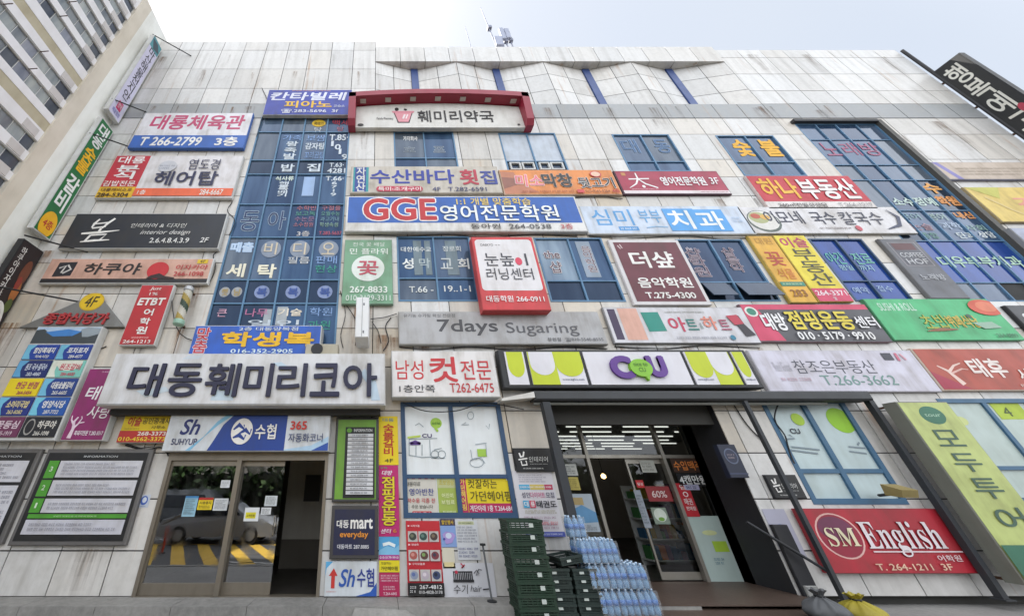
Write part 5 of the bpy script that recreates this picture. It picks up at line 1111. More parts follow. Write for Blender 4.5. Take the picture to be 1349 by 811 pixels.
# convenience store sign
x0,x1,z0,z1 = rect([(656,461),(984,460),(1003,510),(663,512)], -.26)
CS = thing('store_sign', 'long convenience store sign with purple lettering between lime scalloped panels', 'wall sign', ((x0+x1)/2, -.05, z0))
MB().cbox(x0,x1,-.26,-.05,z0,z1,.02).build('cabinet', M('#2a2b2e',.45,.3), CS)
WP = M('#d2d0d6',.35,.15); LIME = M('#b9c51f',.38,.12,name='lime_plastic'); LIML = M('#bcc737',.38,.12)
def panelface(u0, u1):
    X0 = x0+(x1-x0)*u0+.025; X1 = x0+(x1-x0)*u1-.025
    MB().box(X0,X1,-.285,-.261,z0+.07,z1-.06).build('face_panel', WP, CS); return X0, X1, z0+.07, z1-.06
def tongue(a, b, c, d, u0, u1, v1, mat, y):
    X0 = a+(b-a)*u0; X1 = a+(b-a)*u1; Z = d-(d-c)*v1; r_ = (X1-X0)/2
    pts = [(X0,d-.002),(X0,Z+.25)]+[(X0+r_-r_*math.cos(math.pi*i/12), Z+.25-.25*math.sin(math.pi*i/12)) for i in range(1,12)]+[(X1,Z+.25),(X1,d-.002)]
    return [(x,y,z) for x, z in pts]
A1 = panelface(.02,.105); A2 = panelface(.11,.33); A3 = panelface(.335,.735); A4 = panelface(.74,.925); A5 = panelface(.93,.985)
y = -.288
def scallop(pts, m): g_ = MB(); g_.poly(pts); g_.build('scallop_graphic', m, CS)
def block(P, a, b): return [(P[0]+(P[1]-P[0])*a,y,P[2]),(P[0]+(P[1]-P[0])*b,y,P[2]),(P[0]+(P[1]-P[0])*b,y,P[3]),(P[0]+(P[1]-P[0])*a,y,P[3])]
scallop(tongue(*A1,.08,.92,.78,LIME,y), LIME)
scallop(block(A2,0,.5), LIME); scallop(tongue(*A2,.02,.48,.72,WP,y-.003), WP); scallop(tongue(*A2,.5,1,.76,LIME,y-.003), LIME)
scallop(tongue(*A4,.03,.5,.80,LIME,y-.003), LIME); scallop(block(A4,.5,1), LIME); scallop(tongue(*A4,.5,.98,.72,WP,y-.003), WP)
scallop(tongue(*A5,.05,.95,.78,LIME,y), LIME)
PUR = M('#5a2f86',.35,.12,name='purple_acrylic')
lettering(CS,'C',A3[0]+(A3[1]-A3[0])*.225,A3[0]+(A3[1]-A3[0])*.45,A3[2]+.16*(A3[3]-A3[2]),A3[3]-.14*(A3[3]-A3[2]),-.29,PUR,bold=.12,depth=.05)
lettering(CS,'U',A3[0]+(A3[1]-A3[0])*.60,A3[0]+(A3[1]-A3[0])*.785,A3[2]+.20*(A3[3]-A3[2]),A3[3]-.14*(A3[3]-A3[2]),-.29,PUR,bold=.12,depth=.05)
bx_, bz_ = A3[0]+(A3[1]-A3[0])*.52, A3[2]+.48*(A3[3]-A3[2])
m = MB(); m.prism(ell(bx_,bz_,.24,.2)[::1], -.36, -.285); m.prism([(bx_+.0,bz_-.15),(bx_+.08,bz_-.29),(bx_+.16,bz_-.12)], -.358, -.285)
m.build('leaf_balloon', M('#7fb82c',.35,.12), CS)
lettering(CS,'nice to\nCU',bx_-.15,bx_+.15,bz_-.1,bz_+.12,-.364,M('#3c6a1f',.4,.1),bold=.02)
for P, a, b in ((A2,.55,.95),(A4,.05,.4),(A5,.1,.9)): lettering(CS,'www.bgfcu.com',P[0]+(P[1]-P[0])*a,P[0]+(P[1]-P[0])*b,P[2]+.08,P[2]+.14,-.2935,M('#6a6f86',.4,.1))
sign('wall_sign', 'white estate agent sign with thin dark and pale green lettering', [(985,462),(1200,460),(1240,516),(1014,516)], .27, '#c8c5d2',
 [T('참조은부동산',.22,.71,.24,.58,'#4a4c58',bold=-.0),T('T.266-3662',.34,.78,.62,.86,'#6b8f88',bold=-.005),T('Real Good',.10,.20,.28,.52,'#b9b7c0',bold=.02),P_L(1,14,'#c3a9b4',.1,.3,.66,.78),('R',.80,.86,.06,.24,'#3b3c48'),('S',[(.89,.06),(.885,.26)],.06,'#c46a80'),('S',[(.915,.08),(.93,.24)],.04,'#d59aa8')], frame=M('#b5b3ba',.45,.3), fw=.02)
sign('wall_sign', 'orange red barbecue sign with white lettering at the right edge', [(1200,460),(1385,457),(1430,513),(1245,516)], .3, '#a8432f',
 [('P',[(0,.55),(.2,.98),(0,.98)],'#a12a44'),('S',[(.17,.88),(.13,.55),(.08,.42)],[.12,.07,.03],'#e0c3b8'),('S',[(.13,.58),(.2,.42),(.26,.36)],[.06,.04,.02],'#e0c3b8'),('S',[(.15,.6),(.24,.5),(.28,.52)],[.04,.03,.02],'#d6aaa0'),T('태후',.30,.55,.24,.72,'#e6d8d2',bold=.05),T('사랑',.60,.80,.5,.8,'#e6d8d2',bold=.03),P_L(1,7,'#e0c9bf',.55,.8,.86,.95)], frame=M('#c6b5a6',.5,.3), fw=.025)
# --- far right signs
sign('wall_sign', 'weathered white sign board high at the right end of the facade', [(1222,213),(1400,214),(1450,237),(1254,236)], .3, '#b8a898',
 [('P',[(0,0),(.04,0),(.1,1),(.06,1)],'#7a74b0'),('L',.12,.95,.3,.8,3,17,'#a39482')], frame=M('#8a8ca0',.5,.4), fw=.02)
sign('wall_sign', 'yellow sign with faint pink and green lettering below the weathered board', [(1266,246),(1420,247),(1480,293),(1322,292)], .3, '#d3b85a',
 [T('갈비찜',.3,.9,.3,.75,'#d58f7a',bold=.04),('P',[(.0,.0),(.3,.0),(.2,.35)],'#b9b650'),('S',[(.08,.3),(.2,.7),(.3,.9)],.08,'#cfb877')], frame=M('#a08f6a',.5,.4), fw=.02)
sign('wall_sign', 'dark sign with white lettering beneath the right window strip', [(1322,402),(1420,402),(1480,440),(1362,440)], .28, '#33353a', [T('안경원',.08,.6,.25,.7,'#cfd0d2',bold=.03)], frame=DARK, fw=.02)
sign('wall_sign', 'pale grey sign board under the yellow sign at the right', [(1330,300),(1430,300),(1470,330),(1362,330)], .2, '#9aa0b4', [T('치과',.2,.6,.25,.75,'#6f7690',bold=.03)], frame=M('#8a8a8c',.5,.3), fw=.02)
# --- ground floor, right
sign('wall_sign', 'red English school sign with oval emblem and white serif lettering', [(1050,671),(1230,668),(1290,753),(1092,757)], .12, '#a81e2e',
 [('E',.205,.43,.155,.37,'#d6a9a2'),('E',.205,.43,.143,.345,'#8f1a34'),('E',.2,.32,.12,.2,'#6a2a4a'),T('𝐒𝐌',.105,.315,.30,.60,'#d9cfae',bold=.0,outline='#7a4a3a',ow=.012),T('𝐄𝐧𝐠𝐥𝐢𝐬𝐡',.36,.90,.20,.76,'#dcd3d6',bold=.0,outline='#5d2a35',ow=.01),('R',.37,.98,.67,.69,'#dccdd0'),T('어학원',.78,.94,.73,.83,'#d8c2c4',bold=.03),T('T. 264-1211  3F',.33,.84,.86,.96,'#d6b49a',bold=.03)], frame=M('#93202c',.45,.25), fw=.012, hang=False, thick=.09)
XV = -.26
x0,x1,z0,z1 = rect([(1162,533),(1226,530),(1412,766),(1332,768)], XV)
sign('wall_sign', 'tall pale green travel agency sign with upright dark green lettering', None, .45, '#b4bf72',
 [('E',.52,.085,.24,.06,'#2f6a52'),T('tour',.36,.68,.075,.095,'#9fc0a8',bold=.02),T('모',.22,.74,.18,.285,'#3c5a48',bold=.02),T('두',.24,.76,.325,.435,'#3c5a48',bold=.02),T('투',.26,.78,.47,.585,'#3c5a48',bold=.02),T('어',.27,.78,.63,.76,'#3c5a48',bold=.02),('R',0,1,.82,1,'#2f6a52'),T('여행사',.2,.8,.89,.93,'#a9c6ae',bold=.03),P_L(1,3,'#a9c6ae',.25,.85,.95,.98)], rct=(x0,x1,z0,z1), frame=M('#77786f',.45,.35), fw=.02, thick=.22)
for qx, lab in (((1003,625),'small black plaque with white brush character behind the slim dark post'),((672,590),'small black plaque with white brush character above the taekwondo poster')):
    dx = 50; xa, za_ = at(qx[0]+3, qx[1], -.03); xb = at(qx[0]+dx+3, qx[1], -.03)[0]
    if qx[0] > 900: xa = (at(1003,626)[0]+at(1018,656)[0])/2; xb = (at(1044,626)[0]+at(1059,656)[0])/2
    zb_ = at(0, qx[1]+31, -.03)[1]
    sign('plaque', lab, None, .06, '#151518', [('S',[(.13,.2),(.15,.36)],.03,CREAM),('S',[(.26,.14),(.22,.36)],.03,CREAM),('S',[(.13,.38),(.24,.34)],.025,CREAM),('S',[(.08,.5),(.32,.44)],.025,CREAM),('S',[(.14,.56),(.15,.74),(.28,.72),(.27,.54)],.025,CREAM),T('인테리어',.36,.86,.36,.6,'#c9c9c6',bold=-.005,shear=.15),P_L(1,2,'#a9a9a6',.36,.84,.66,.72),P_L(1,3,'#c9c9c6',.16,.72,.84,.92)], rct=(xa,xb,zb_,za_), frame=DARK, fw=.008, thick=.03, hang=False)
nb = thing('projecting_sign', 'small navy blade sign with pale round emblem on the entrance pier', 'projecting sign', (SX1+.05, -.02, at(960,628)[1]))
xn0 = (at(948,586,-.12)[0]+at(960,628,-.12)[0])/2; xn1 = (at(968,584,-.12)[0]+at(986,626,-.12)[0])/2; zn1 = at(960,585,-.12)[1]; zn0 = at(960,629,-.12)[1]
MB().cbox(xn0,xn1,-.12,-.013,zn0,zn1,.01).build('cabinet', M('#1d2338',.4,.25), nb)
F_ = Face(nb, xn0, xn1, zn0, zn1, -.122); F_.done([('E',.5,.36,.36,.24,'#58627a'),('E',.5,.36,.3,.2,'#2b3048'),P_L(2,4,'#8a7f84',.3,.7,.28,.45),('R',.0,1,.86,.9,'#39415c')])
# ================================================================ GROUND LEVEL BOARDS AND POSTERS
def board(label, q, lines, seed, extra=()):
    return sign('information_board', label, q, .09, '#16171a', [T('INFORMATION',.36,.70,.035,.06,'#b9bcbe',bold=.03),('R',.15,.97,.10,.30,'#c9c9d0'),('R',.15,.97,.335,.51,'#c9c9d0'),('R',.15,.97,.545,.70,'#c9c9d0'),('R',.04,.14,.10,.70,'#4d9a2f'),('R',.05,.97,.715,.76,'#4d9a2f'),('R',.05,.97,.775,.93,'#c3c3cc'),
      ('R',.04,.14,.31,.33,'#16171a'),('R',.04,.14,.52,.54,'#16171a'),T('3',.075,.105,.17,.23,'#cfe3c6',bold=.03),T('2',.075,.105,.39,.45,'#cfe3c6',bold=.03),T('1',.08,.10,.59,.65,'#cfe3c6',bold=.03),
      ('L',.2,.94,.12,.28,4,seed,'#9a9aa4'),('L',.2,.94,.37,.49,3,seed+1,'#9a9aa4'),('L',.2,.94,.58,.67,2,seed+2,'#9a9aa4'),('L',.3,.7,.725,.75,1,seed+3,'#aed09c'),('L',.1,.92,.80,.90,2,seed+4,'#9a9aa4')], frame=M('#6d6b6a',.4,.3,.4), fw=.07, thick=.06, hang=False, cat='information board')
board('large black information board with white panels and green bands beside the bank door', [(64,591),(202,591),(165,719),(8,718)], 0, 40)
x0,x1,z0,z1 = rect([(64,591),(202,591),(165,719),(8,718)], -.09)
sign('information_board', 'second black information board cut off by the left edge of the photo', None, .09, '#16171a', [('R',.05,.96,.10,.36,'#c9c9d0'),('R',.05,.96,.40,.93,'#c9c9d0'),T('INFORMATION',.4,.85,.035,.06,'#b9bcbe',bold=.03),('L',.1,.94,.13,.33,4,71,'#9a9aa4'),('L',.1,.94,.45,.9,8,72,'#9a9aa4')], rct=(x0-2.08, x0-.12, z0+.02, z1), frame=M('#6d6b6a',.4,.3,.4), fw=.07, thick=.06, hang=False, cat='information board')
sign('information_board', 'tall green and black tenant directory right of the bank door', [(442,550),(499,549),(498,661),(438,661)], .10, '#6b9a35',
 [('R',.20,.97,.10,.99,'#17181b'),T('INFORMATION',.42,.90,.125,.165,'#cfd1d2',bold=.03),('E',.3,.145,.07,.03,'#5f9a35')]+[('R',.27,.93,.19+i*.051,.232+i*.051,'#c9cace') for i in range(15)]+[('L',.38,.82,.197+i*.051,.226+i*.051,1,100+i,'#5a5c62') for i in range(15)], frame=M('#4a4a4a',.4,.3,.4), fw=.05, thick=.07, hang=False, cat='information board')
sign('wall_sign', 'dark navy supermarket panel with white and orange lettering under the tenant directory', [(437,666),(499,665),(497,736),(434,736)], .10, '#1d2140',
 [T('대동',.06,.36,.24,.42,CREAM,bold=.03),T('mart',.40,.95,.20,.44,CREAM,bold=.05),T('everyday',.15,.84,.49,.66,'#d5892f',bold=.045),T('대동마트 287.8885',.10,.86,.77,.87,'#dcdce2',bold=.02)], frame=M('#4c4a4a',.4,.3,.4), fw=.06, thick=.07, hang=False)
sign('wall_sign', 'white bank panel with red up arrow low on the wall by the door', [(429,739),(497,738),(496,785),(427,785)], .05, '#cdd3d8',
 [('P',[(0,0),(.14,0),(.02,.2),(0,.45)],'#5aa3d0'),('P',[(1,.62),(1,1),(.6,1),(.88,.88)],'#2a56a8'),('P',[(.16,.2),(.24,.42),(.19,.42),(.19,.78),(.12,.78),(.12,.42),(.07,.42)][::-1],'#c2332c'),('L',.04,.24,.84,.9,1,8,'#c98a84'),T('Sh',.27,.58,.22,.74,'#2a56a8',bold=.03,shear=.25),T('수협',.62,.95,.20,.74,'#2a3a86',bold=.03)], frame=FRAMEW, fw=.004, thick=.02, hang=False)
YB = -.012
paper('yellow strip banner with red lettering, top of the narrow banner column', 499, 524.5, 548, 612, '#dcc21e', [T('대동',.2,.8,.04,.12,'#3f7a9c',bold=.02),T('숯불갈비',.22,.8,.17,.82,'#b3281f',vert=True,bold=.04),T('4F',.3,.72,.88,.95,'#3f3a18',bold=.0)], YB, 'banner', 'strip_banner')
paper('magenta strip banner with yellow black-edged lettering below the yellow strip', 499, 525.5, 612.4, 706, '#b02468', [('L',.1,.5,.02,.06,1,2,'#3f9a6a'),T('대방',.15,.7,.08,.15,'#eadfe6',bold=.03,shear=.2),T('점핑운동',.14,.86,.17,.86,'#d8c32a',vert=True,bold=.05,outline='#1f1a20',ow=.04),T('센터',.1,.6,.90,.96,'#eadfe6',bold=.03,shear=.2),T('6',.68,.86,.90,.95,'#d8832a',bold=.03)], YB, 'banner', 'strip_banner')
paper('small blue sky picture strip below the magenta strip banner', 499, 526, 706.4, 737, '#4f9ac9', [('P',[(0,.6),(.4,.4),(.8,.5),(1,.35),(1,.8),(0,.8)],'#7cb7d8'),('S',[(.2,.35),(.5,.28),(.8,.4)],.05,'#dfe9f0'),('R',0,1,.78,1,'#a83a86'),T('010-5179-9910',.05,.95,.84,.94,'#eee0ea',bold=.02)], YB, 'banner', 'strip_banner')
paper('yellow hair shop strip low in the narrow banner column', 499.5, 526.5, 737.4, 753, '#d9c81e', [T('컷잘하는',.1,.6,.12,.36,'#6a6418'),T('가던헤어핌',.08,.9,.5,.85,'#33320f')], YB, 'banner', 'strip_banner')
paper('plain crimson strip with small white print at the foot of the narrow banner column', 499.5, 526.5, 753.4, 785, '#a81f4f', [P_L(3,3,'#e0b9c8',.08,.95,.08,.4),P_L(2,4,'#e0b9c8',.2,.8,.55,.75),T('T.264-6845',.2,.85,.82,.94,'#e6c9d4')], YB, 'banner', 'strip_banner')
YG = .026
paper('side dish poster with red scalloped top and red pill on the shop window', 533, 576, 625, 683, '#c6c2b8', [('R',u,u+.1,0,.1,'#b3303a') for u in (.04,.24,.44,.64,.84)]+[T('대동마트',.05,.5,.16,.27,'#4a4a46',shear=.2),T('영아반찬',.15,.9,.32,.48,'#2f3a86',bold=.02),T('저수용 각종 전',.08,.92,.54,.65,'#b8323c'),T('주문 받습니다',.2,.85,.69,.77,'#44423c'),('R',.25,.76,.83,.96,'#b8303a'),('E',.25,.895,.05,.065,'#b8303a'),('E',.76,.895,.05,.065,'#b8303a'),T('김밥·국수',.24,.78,.85,.94,'#ecdcdc',bold=.03)], YG, 'poster', 'window_poster')
paper('lime green poster beside the side dish poster on the shop window', 577, 602, 629, 678, '#9aab4f', [('R',0,1,0,.28,'#b3b784'),T('초보영상',.1,.9,.05,.2,'#b5a52f'),T('어린이',.2,.8,.42,.55,'#d8dfa8',bold=.05),T('보험료',.15,.85,.6,.72,'#d8dfa8',bold=.05),P_L(1,3,'#dfe6c0',.2,.9,.88,.94)], YG, 'poster', 'window_poster')
paper('yellow hair shop panel with black brush lettering and magenta phone band on shop window', 606, 676, 628, 675, '#d6c01c', [('R',0,.13,0,1,'#b02558'),T('가던헤어핌',.02,.11,.05,.93,'#e8cf5a',vert=True,bold=.03),('R',.14,1,.74,1,'#b02558'),T('컷잘하는',.17,.72,.07,.32,'#2a2812',bold=-.005,shear=.1),T('가던헤어핌',.19,.96,.40,.68,'#2a2812',bold=.0),T('계단아래 1층 T.264-6845',.16,.98,.79,.96,'#eadbe2',bold=.03)], YG, 'poster', 'window_poster')
food = []
for r_ in range(3):
    for k_ in range(3):
        cu, cv = .19+.31*k_, .225+.26*r_; food += [('R',cu-.14,cu+.14,cv-.075,cv+.075,'#b9b4b0'),('E',cu,cv,.11,.055,['#3a3f3a','#2f4a46','#4a3a36','#a5584f','#5a3f38','#7a3a42','#8a93a8','#b5a9b4','#3f4a6a'][r_*3+k_]),('E',cu-.02,cv-.01,.05,.025,['#6a6f5a','#5a7a70','#7a6a56','#c98a80','#7a9a5a','#3f3a4a','#5a6a9a','#d8cdd4','#22283a'][r_*3+k_])]
paper('red food menu poster with nine dish photos and black phone band', 536, 582, 685.5, 783, '#b8252f', food+[T('▶ 식육식품',.05,.4,.055,.085,'#eadada',bold=.02),T('▶ 양념육',.05,.35,.32,.35,'#eadada',bold=.02),T('▶ 구이모음류',.05,.5,.58,.61,'#eadada',bold=.02),('R',0,1,.84,1,'#17171a'),T('267-4812',.32,.94,.865,.915,'#dedede',bold=.04),T('010-4828-3178',.30,.94,.935,.975,'#cfcfcf',bold=.03),('L',.06,.24,.87,.97,2,4,'#cfcfcf')], YB, 'poster', 'wall_poster')
paper('small blue and violet poster right of the red menu poster', 580.5, 600.5, 683, 720, '#7f9acb', [('R',.0,1,0,.24,'#3a2f4a'),T('할인행사',.1,.9,.04,.2,'#d8b52a',bold=.03),('P',[(.1,.55),(.35,.45),(.8,.5),(.95,.6),(.7,.85),(.3,.9)],'#a58fc9'),('E',.5,.6,.2,.1,'#c9d3ea'),('E',.2,.72,.08,.04,'#3a3f8a')], YB, 'poster', 'wall_poster')
paper('tall pale text notice right of the violet poster', 601.5, 631, 684.5, 737, '#c3c5c8', [('R',.12,.85,.03,.12,'#b9bd9a'),P_L(1,4,'#55653a',.18,.8,.05,.1),P_L(6,5,'#9294a0',.05,.95,.15,.58),P_L(3,6,'#8285a0',.05,.95,.68,.95)], YB, 'poster', 'wall_poster')
paper('blank yellowed paper below the violet poster', 583, 599, 721, 748, '#cfc9b6', [('R',.1,.9,.7,.92,'#d6c795')], YB, 'poster', 'wall_poster')
paper('white hair salon poster with black comb drawing and brush lettering', 584, 652, 741, 786.5, '#cbcbd0', [('R',.20,.58,.24,.28,'#26262a')]+[('R',.20+.035*i,.222+.035*i,.26,.50,'#26262a') for i in range(11)]+[('R',.19,.59,.48,.56,'#26262a'),('E',.26,.26,.03,.05,'#b8324a'),('S',[(.36,.0),(.42,.1),(.37,.14),(.44,.04)],.02,'#b8324a'),('S',[(.6,.3),(.66,.2),(.7,.3),(.64,.36),(.7,.18),(.76,.2)],.015,'#55555a'),T('수기',.18,.46,.62,.88,'#26262a',bold=-.01,shear=.1),T('hair',.5,.72,.64,.82,'#26262a',bold=-.005,shear=.3),('S',[(.74,.76),(.86,.74)],.02,'#3a3a3e'),P_L(1,3,'#8a8a92',.46,.76,.92,.96)], YB, 'poster', 'wall_poster')
paper('white taekwondo poster with cyan and red headline and blue foot band', 681, 735, 620, 706, '#c9c6ca', [P_L(4,5,'#8f8a98',.15,.85,.05,.19),('R',.12,.38,.22,.30,'#4fa3c9'),('R',.39,.74,.22,.30,'#c9b35a'),('R',.75,.95,.22,.30,'#b8405a'),P_L(1,6,'#e3e0e2',.14,.93,.24,.28),T('성인',.15,.35,.34,.43,'#3a3a5a'),T('다이어트',.36,.72,.34,.43,'#c0407a',bold=.01),T('모집',.74,.94,.34,.43,'#3a3a5a'),('R',.15,.29,.47,.58,'#3fa0cc'),T('대',.17,.27,.485,.565,'#e8eef0',bold=.03),('R',.30,.44,.47,.58,'#c8455f'),T('룡',.32,.42,.485,.565,'#f0e4e6',bold=.03),T('태권도',.46,.95,.47,.58,'#22222c',bold=.05),P_L(2,7,'#8f8656',.15,.93,.61,.67),P_L(4,8,'#9a7a8c',.1,.9,.7,.9),T('50% 할인',.5,.88,.78,.83,'#c86a72'),('R',.08,1,.93,1,'#4a58a8'),P_L(1,9,'#c3c9e6',.12,.95,.945,.985)], YB, 'poster', 'wall_poster')
paper('pale violet poster with blue scribble behind the slim post', 1018, 1048, 670, 735, '#a9a8b8', [('E',.5,.45,.25,.14,'#8d92b5'),('S',[(.3,.45),(.45,.38),(.6,.48),(.5,.56),(.35,.5)],.03,'#5a629a'),T('CAFE',.25,.8,.6,.68,'#6a70a0',bold=.0)], -.01, 'poster', 'wall_poster')
paper('small round blue security sticker on the white wall left of the door', 183, 197, 651, 668, '#b9c0cc', [('E',.5,.45,.34,.36,'#3f5fae'),('E',.52,.42,.2,.22,'#c9d0dc'),P_L(1,2,'#5a6a9a',.2,.8,.86,.95)], -.004, 'sticker', 'sticker')
# thin leaning pole
ppx, ppz = at(636,718,-.25); o = thing('thin_pole', 'thin grey pole with flat cap standing in front of the posters', 'pole', (ppx, -.25, .131))
MB().tube([(ppx+.03,-.30,.133),(ppx,-.25,ppz)],.016,8).build('shaft', GREYM, o)
m = MB(); m.tube([(ppx,-.25,ppz),(ppx,-.25,ppz+.03)],.05,10); m.build('cap', DARK, o)
m = MB(); m.lathe([(.08,0),(.08,.015),(.03,.03)],(ppx+.03,-.30,.1312),12); m.build('foot', DARK, o)
m = MB(); pp = [at(x,y,-.06) for x,y in ((160,582),(185,590),(203,588),(220,560))]; m.tube([(x,-.06,z) for x,z in pp],.012,6); tag(m.build('cable', DARK),'black cable drooping from the small estate agent sign','cable')

# ================================================================ CRATES
GRN = M('#15301f',.5,.25,name='dark_green_plastic'); GRN2 = M('#1a2a26',.5,.25,name='blackish_green_plastic')
TAGM = M('#b9c0ba',.5,.2)
def crate_mesh(w_, d_, h_, bars=3):
    m = MB(); t = .018
    m.box(-w_/2, w_/2, -d_/2, d_/2, 0, .02)
    for sx in (-1,1):
        for sy in (-1,1):
            x = sx*(w_/2-.02); yv = sy*(d_/2-.02); m.box(x-.02,x+.02,yv-.02,yv+.02,.02,h_-.035)
    e_ = .012
    m.box(-w_/2-e_, w_/2+e_, -d_/2-e_, -d_/2+t, h_-.035, h_).box(-w_/2-e_, w_/2+e_, d_/2-t, d_/2+e_, h_-.035, h_).box(-w_/2-e_, -w_/2+t, -d_/2+t, d_/2-t, h_-.035, h_).box(w_/2-t, w_/2+e_, -d_/2+t, d_/2-t, h_-.035, h_)
    for i in range(bars):
        z = .03+(h_-.07)*i/bars; hh = (h_-.07)/bars*.66
        m.box(-w_/2+.04, w_/2-.04, -d_/2, -d_/2+t, z, z+hh).box(-w_/2+.04, w_/2-.04, d_/2-t, d_/2, z, z+hh)
        m.box(-w_/2, -w_/2+t, -d_/2+.04, d_/2-.04, z, z+hh).box(w_/2-t, w_/2, -d_/2+.04, d_/2-.04, z, z+hh)
    for i in range(7):
        x = -w_/2+.06+(w_-.12)*i/6; m.box(x-.008,x+.008,-d_/2+.003,-d_/2+.012,.03,h_-.04)
    return m
def crate_proto(nm, w_, d_, h_, mat, tagx):
    r = thing(nm, 'x', 'crate', (0,0,0)); crate_mesh(w_,d_,h_).build('crate_body', mat, r)
    MB().box(tagx-.035, tagx+.035, -d_/2-.006, -d_/2-.0005, h_*.35, h_*.7).build('label_tag', TAGM, r); return r
def copy_tree(o):
    c = o.copy(); C.objects.link(c)
    for ch in o.children:
        d = ch.copy(); C.objects.link(d); d.parent = c
    return c
ztop = at(686,683,-.62)[1]; xs_ = (at(664,690,-.62)[0]+at(706,690,-.62)[0])/2; ncr = 8
hc = (ztop-.0)/ncr; cw = at(709,700,-.62)[0]-at(664,700,-.62)[0]
P1 = crate_proto('crate', cw, .42, hc-.002, GRN, .1)
names1 = ['bottom','second','third','fourth','fifth','sixth','seventh','topmost']
for i in range(ncr):
    o = P1 if i == 0 else copy_tree(P1); o.location = (xs_+random.uniform(-.012,.012), -.62+random.uniform(-.012,.012), .0015+i*hc); o.rotation_euler.z = random.uniform(-.02,.02)
    o["label"] = 'dark green crate, %s of the tall stack under the taekwondo poster%s' % (names1[i], '' if i in (0, 7) else ' counted from below'); o["group"] = 'green crates in the tall stack'
x2 = (at(716,770,-.60)[0]+at(746,770,-.60)[0])/2; w2 = at(746,770,-.60)[0]-at(713,770,-.60)[0]; zt2 = at(730,745,-.60)[1]; n2 = 6; h2 = zt2/n2
P2 = crate_proto('crate', w2-.03, .4, h2-.002, GRN2, -.05)
for s_, (xc_, nn, lab) in enumerate(((x2, 6, 'left of the two low stacks'),(x2+w2+.02, 6, 'low stack beside the thick post'))):
    for i in range(nn):
        o = P2 if (s_ == 0 and i == 0) else copy_tree(P2); o.location = (xc_+random.uniform(-.01,.01), -.60+random.uniform(-.01,.01), (.0015)+i*h2); o.rotation_euler.z = random.uniform(-.03,.03)
        o["label"] = 'blackish green crate, %s in the %s' % (('bottom','second from below','third from below','fourth from below','fifth from below','topmost')[i], lab); o["group"] = 'dark crates in the low stacks'
o = copy_tree(P2); o.location = (x2+w2*.62, -.60, .004+6*h2+.05); o.rotation_euler = (0, R(-7), R(6)); o["label"] = 'tilted blackish crate lying across the tops of the two low stacks'; o["group"] = 'dark crates in the low stacks'

# ================================================================ WATER BOTTLE PACKS
BOT = bpy.data.materials.new('bottle_plastic'); BOT.use_nodes = True
b_ = BOT.node_tree.nodes["Principled BSDF"]; b_.inputs["Base Color"].default_value = (.22,.42,.66,1); b_.inputs["Roughness"].default_value = .12; b_.inputs["Transmission Weight"].default_value = .35; b_.inputs["IOR"].default_value = 1.33
FILM = bpy.data.materials.new('shrink_film'); FILM.use_nodes = True
n = FILM.node_tree.nodes; l = FILM.node_tree.links; n.clear()
o_ = n.new("ShaderNodeOutputMaterial"); t_ = n.new("ShaderNodeBsdfTransparent"); g_ = n.new("ShaderNodeBsdfGlossy"); g_.inputs["Roughness"].default_value = .12; x_ = n.new("ShaderNodeMixShader"); x_.inputs[0].default_value = .16
bpn = n.new("ShaderNodeBump"); bpn.inputs["Strength"].default_value = .9; bpn.inputs["Distance"].default_value = .03; nz = n.new("ShaderNodeTexNoise"); nz.inputs["Scale"].default_value = 22; l.new(nz.outputs["Fac"], bpn.inputs["Height"]); l.new(bpn.outputs[0], g_.inputs["Normal"])
l.new(t_.outputs[0], x_.inputs[1]); l.new(g_.outputs[0], x_.inputs[2]); l.new(x_.outputs[0], o_.inputs[0])
LABM = M('#3f74b8',.4,.1); LABW = M('#c9d6e4',.4,.1); CAPM = M('#b9cfe4',.35,.1)
wp_ = thing('water_pack', 'x', 'water pack', (0,0,0)); hb = .335; rb = .05
bm_ = MB(); bm_.lathe([(rb*.8,0),(rb,.01),(rb,.09),(rb*.9,.1),(rb*.9,.11),(rb,.12),(rb,.22),(rb*.75,.27),(rb*.34,.295),(rb*.34,.305)],(0,0,0),10)
bm_.lathe([(rb*1.01,.125),(rb*1.01,.2)],(0,0,0),10,1); bm_.lathe([(rb*.4,.305),(rb*.4,.33)],(0,0,0),8,2)
b0 = bm_.build('bottle', [BOT, LABM, CAPM], wp_, smooth=True)
first = True
for ix in range(3):
    for iy in range(2):
        o = b0 if first else b0.copy()
        if not first: C.objects.link(o); o.parent = wp_
        first = False; o.location = (-.102+.102*ix, -.051+.102*iy, .002)
m = MB(); m.box(-.158,.158,-.107,.107,0,.31); fo_ = m.build('shrink_film', FILM, wp_)
pack_scale = (at(857,790,-.55)[0]-at(781,790,-.55)[0])/(2*.325)
z_1 = at(815,775,-.55)[1]-.16
wx0 = at(776,790,-.55)[0]
sc = pack_scale; pw = .322*sc; phh = .334*sc
lab_t = []
k_ = 0
base = .075
for tier, (npk, off) in enumerate(((3,0),(3,-.06),(2,-.10),(1,-.12))):
    for i in range(npk):
        for row in range(2):
            if tier == 3 and row == 0: continue
            o = wp_ if k_ == 0 else copy_tree(wp_); k_ += 1
            s2 = sc*.68; o.scale = (s2, s2, s2)
            o.location = (wx0+.13*sc+off+i*.322*s2*1.0, -.72+row*.224*s2+random.uniform(-.01,.01), base+tier*.334*s2+.001)
            tn = ('bottom','second','third','top')[tier]; col_ = ('left','middle','right')[i] if npk == 3 else (('left','right')[i] if npk == 2 else 'single')
            o["label"] = 'shrink wrapped pack of blue water bottles, %s pack of %s tier, %s row' % (col_, tn, 'front' if row == 0 else 'back'); o["group"] = 'water bottle packs stacked by the store door'

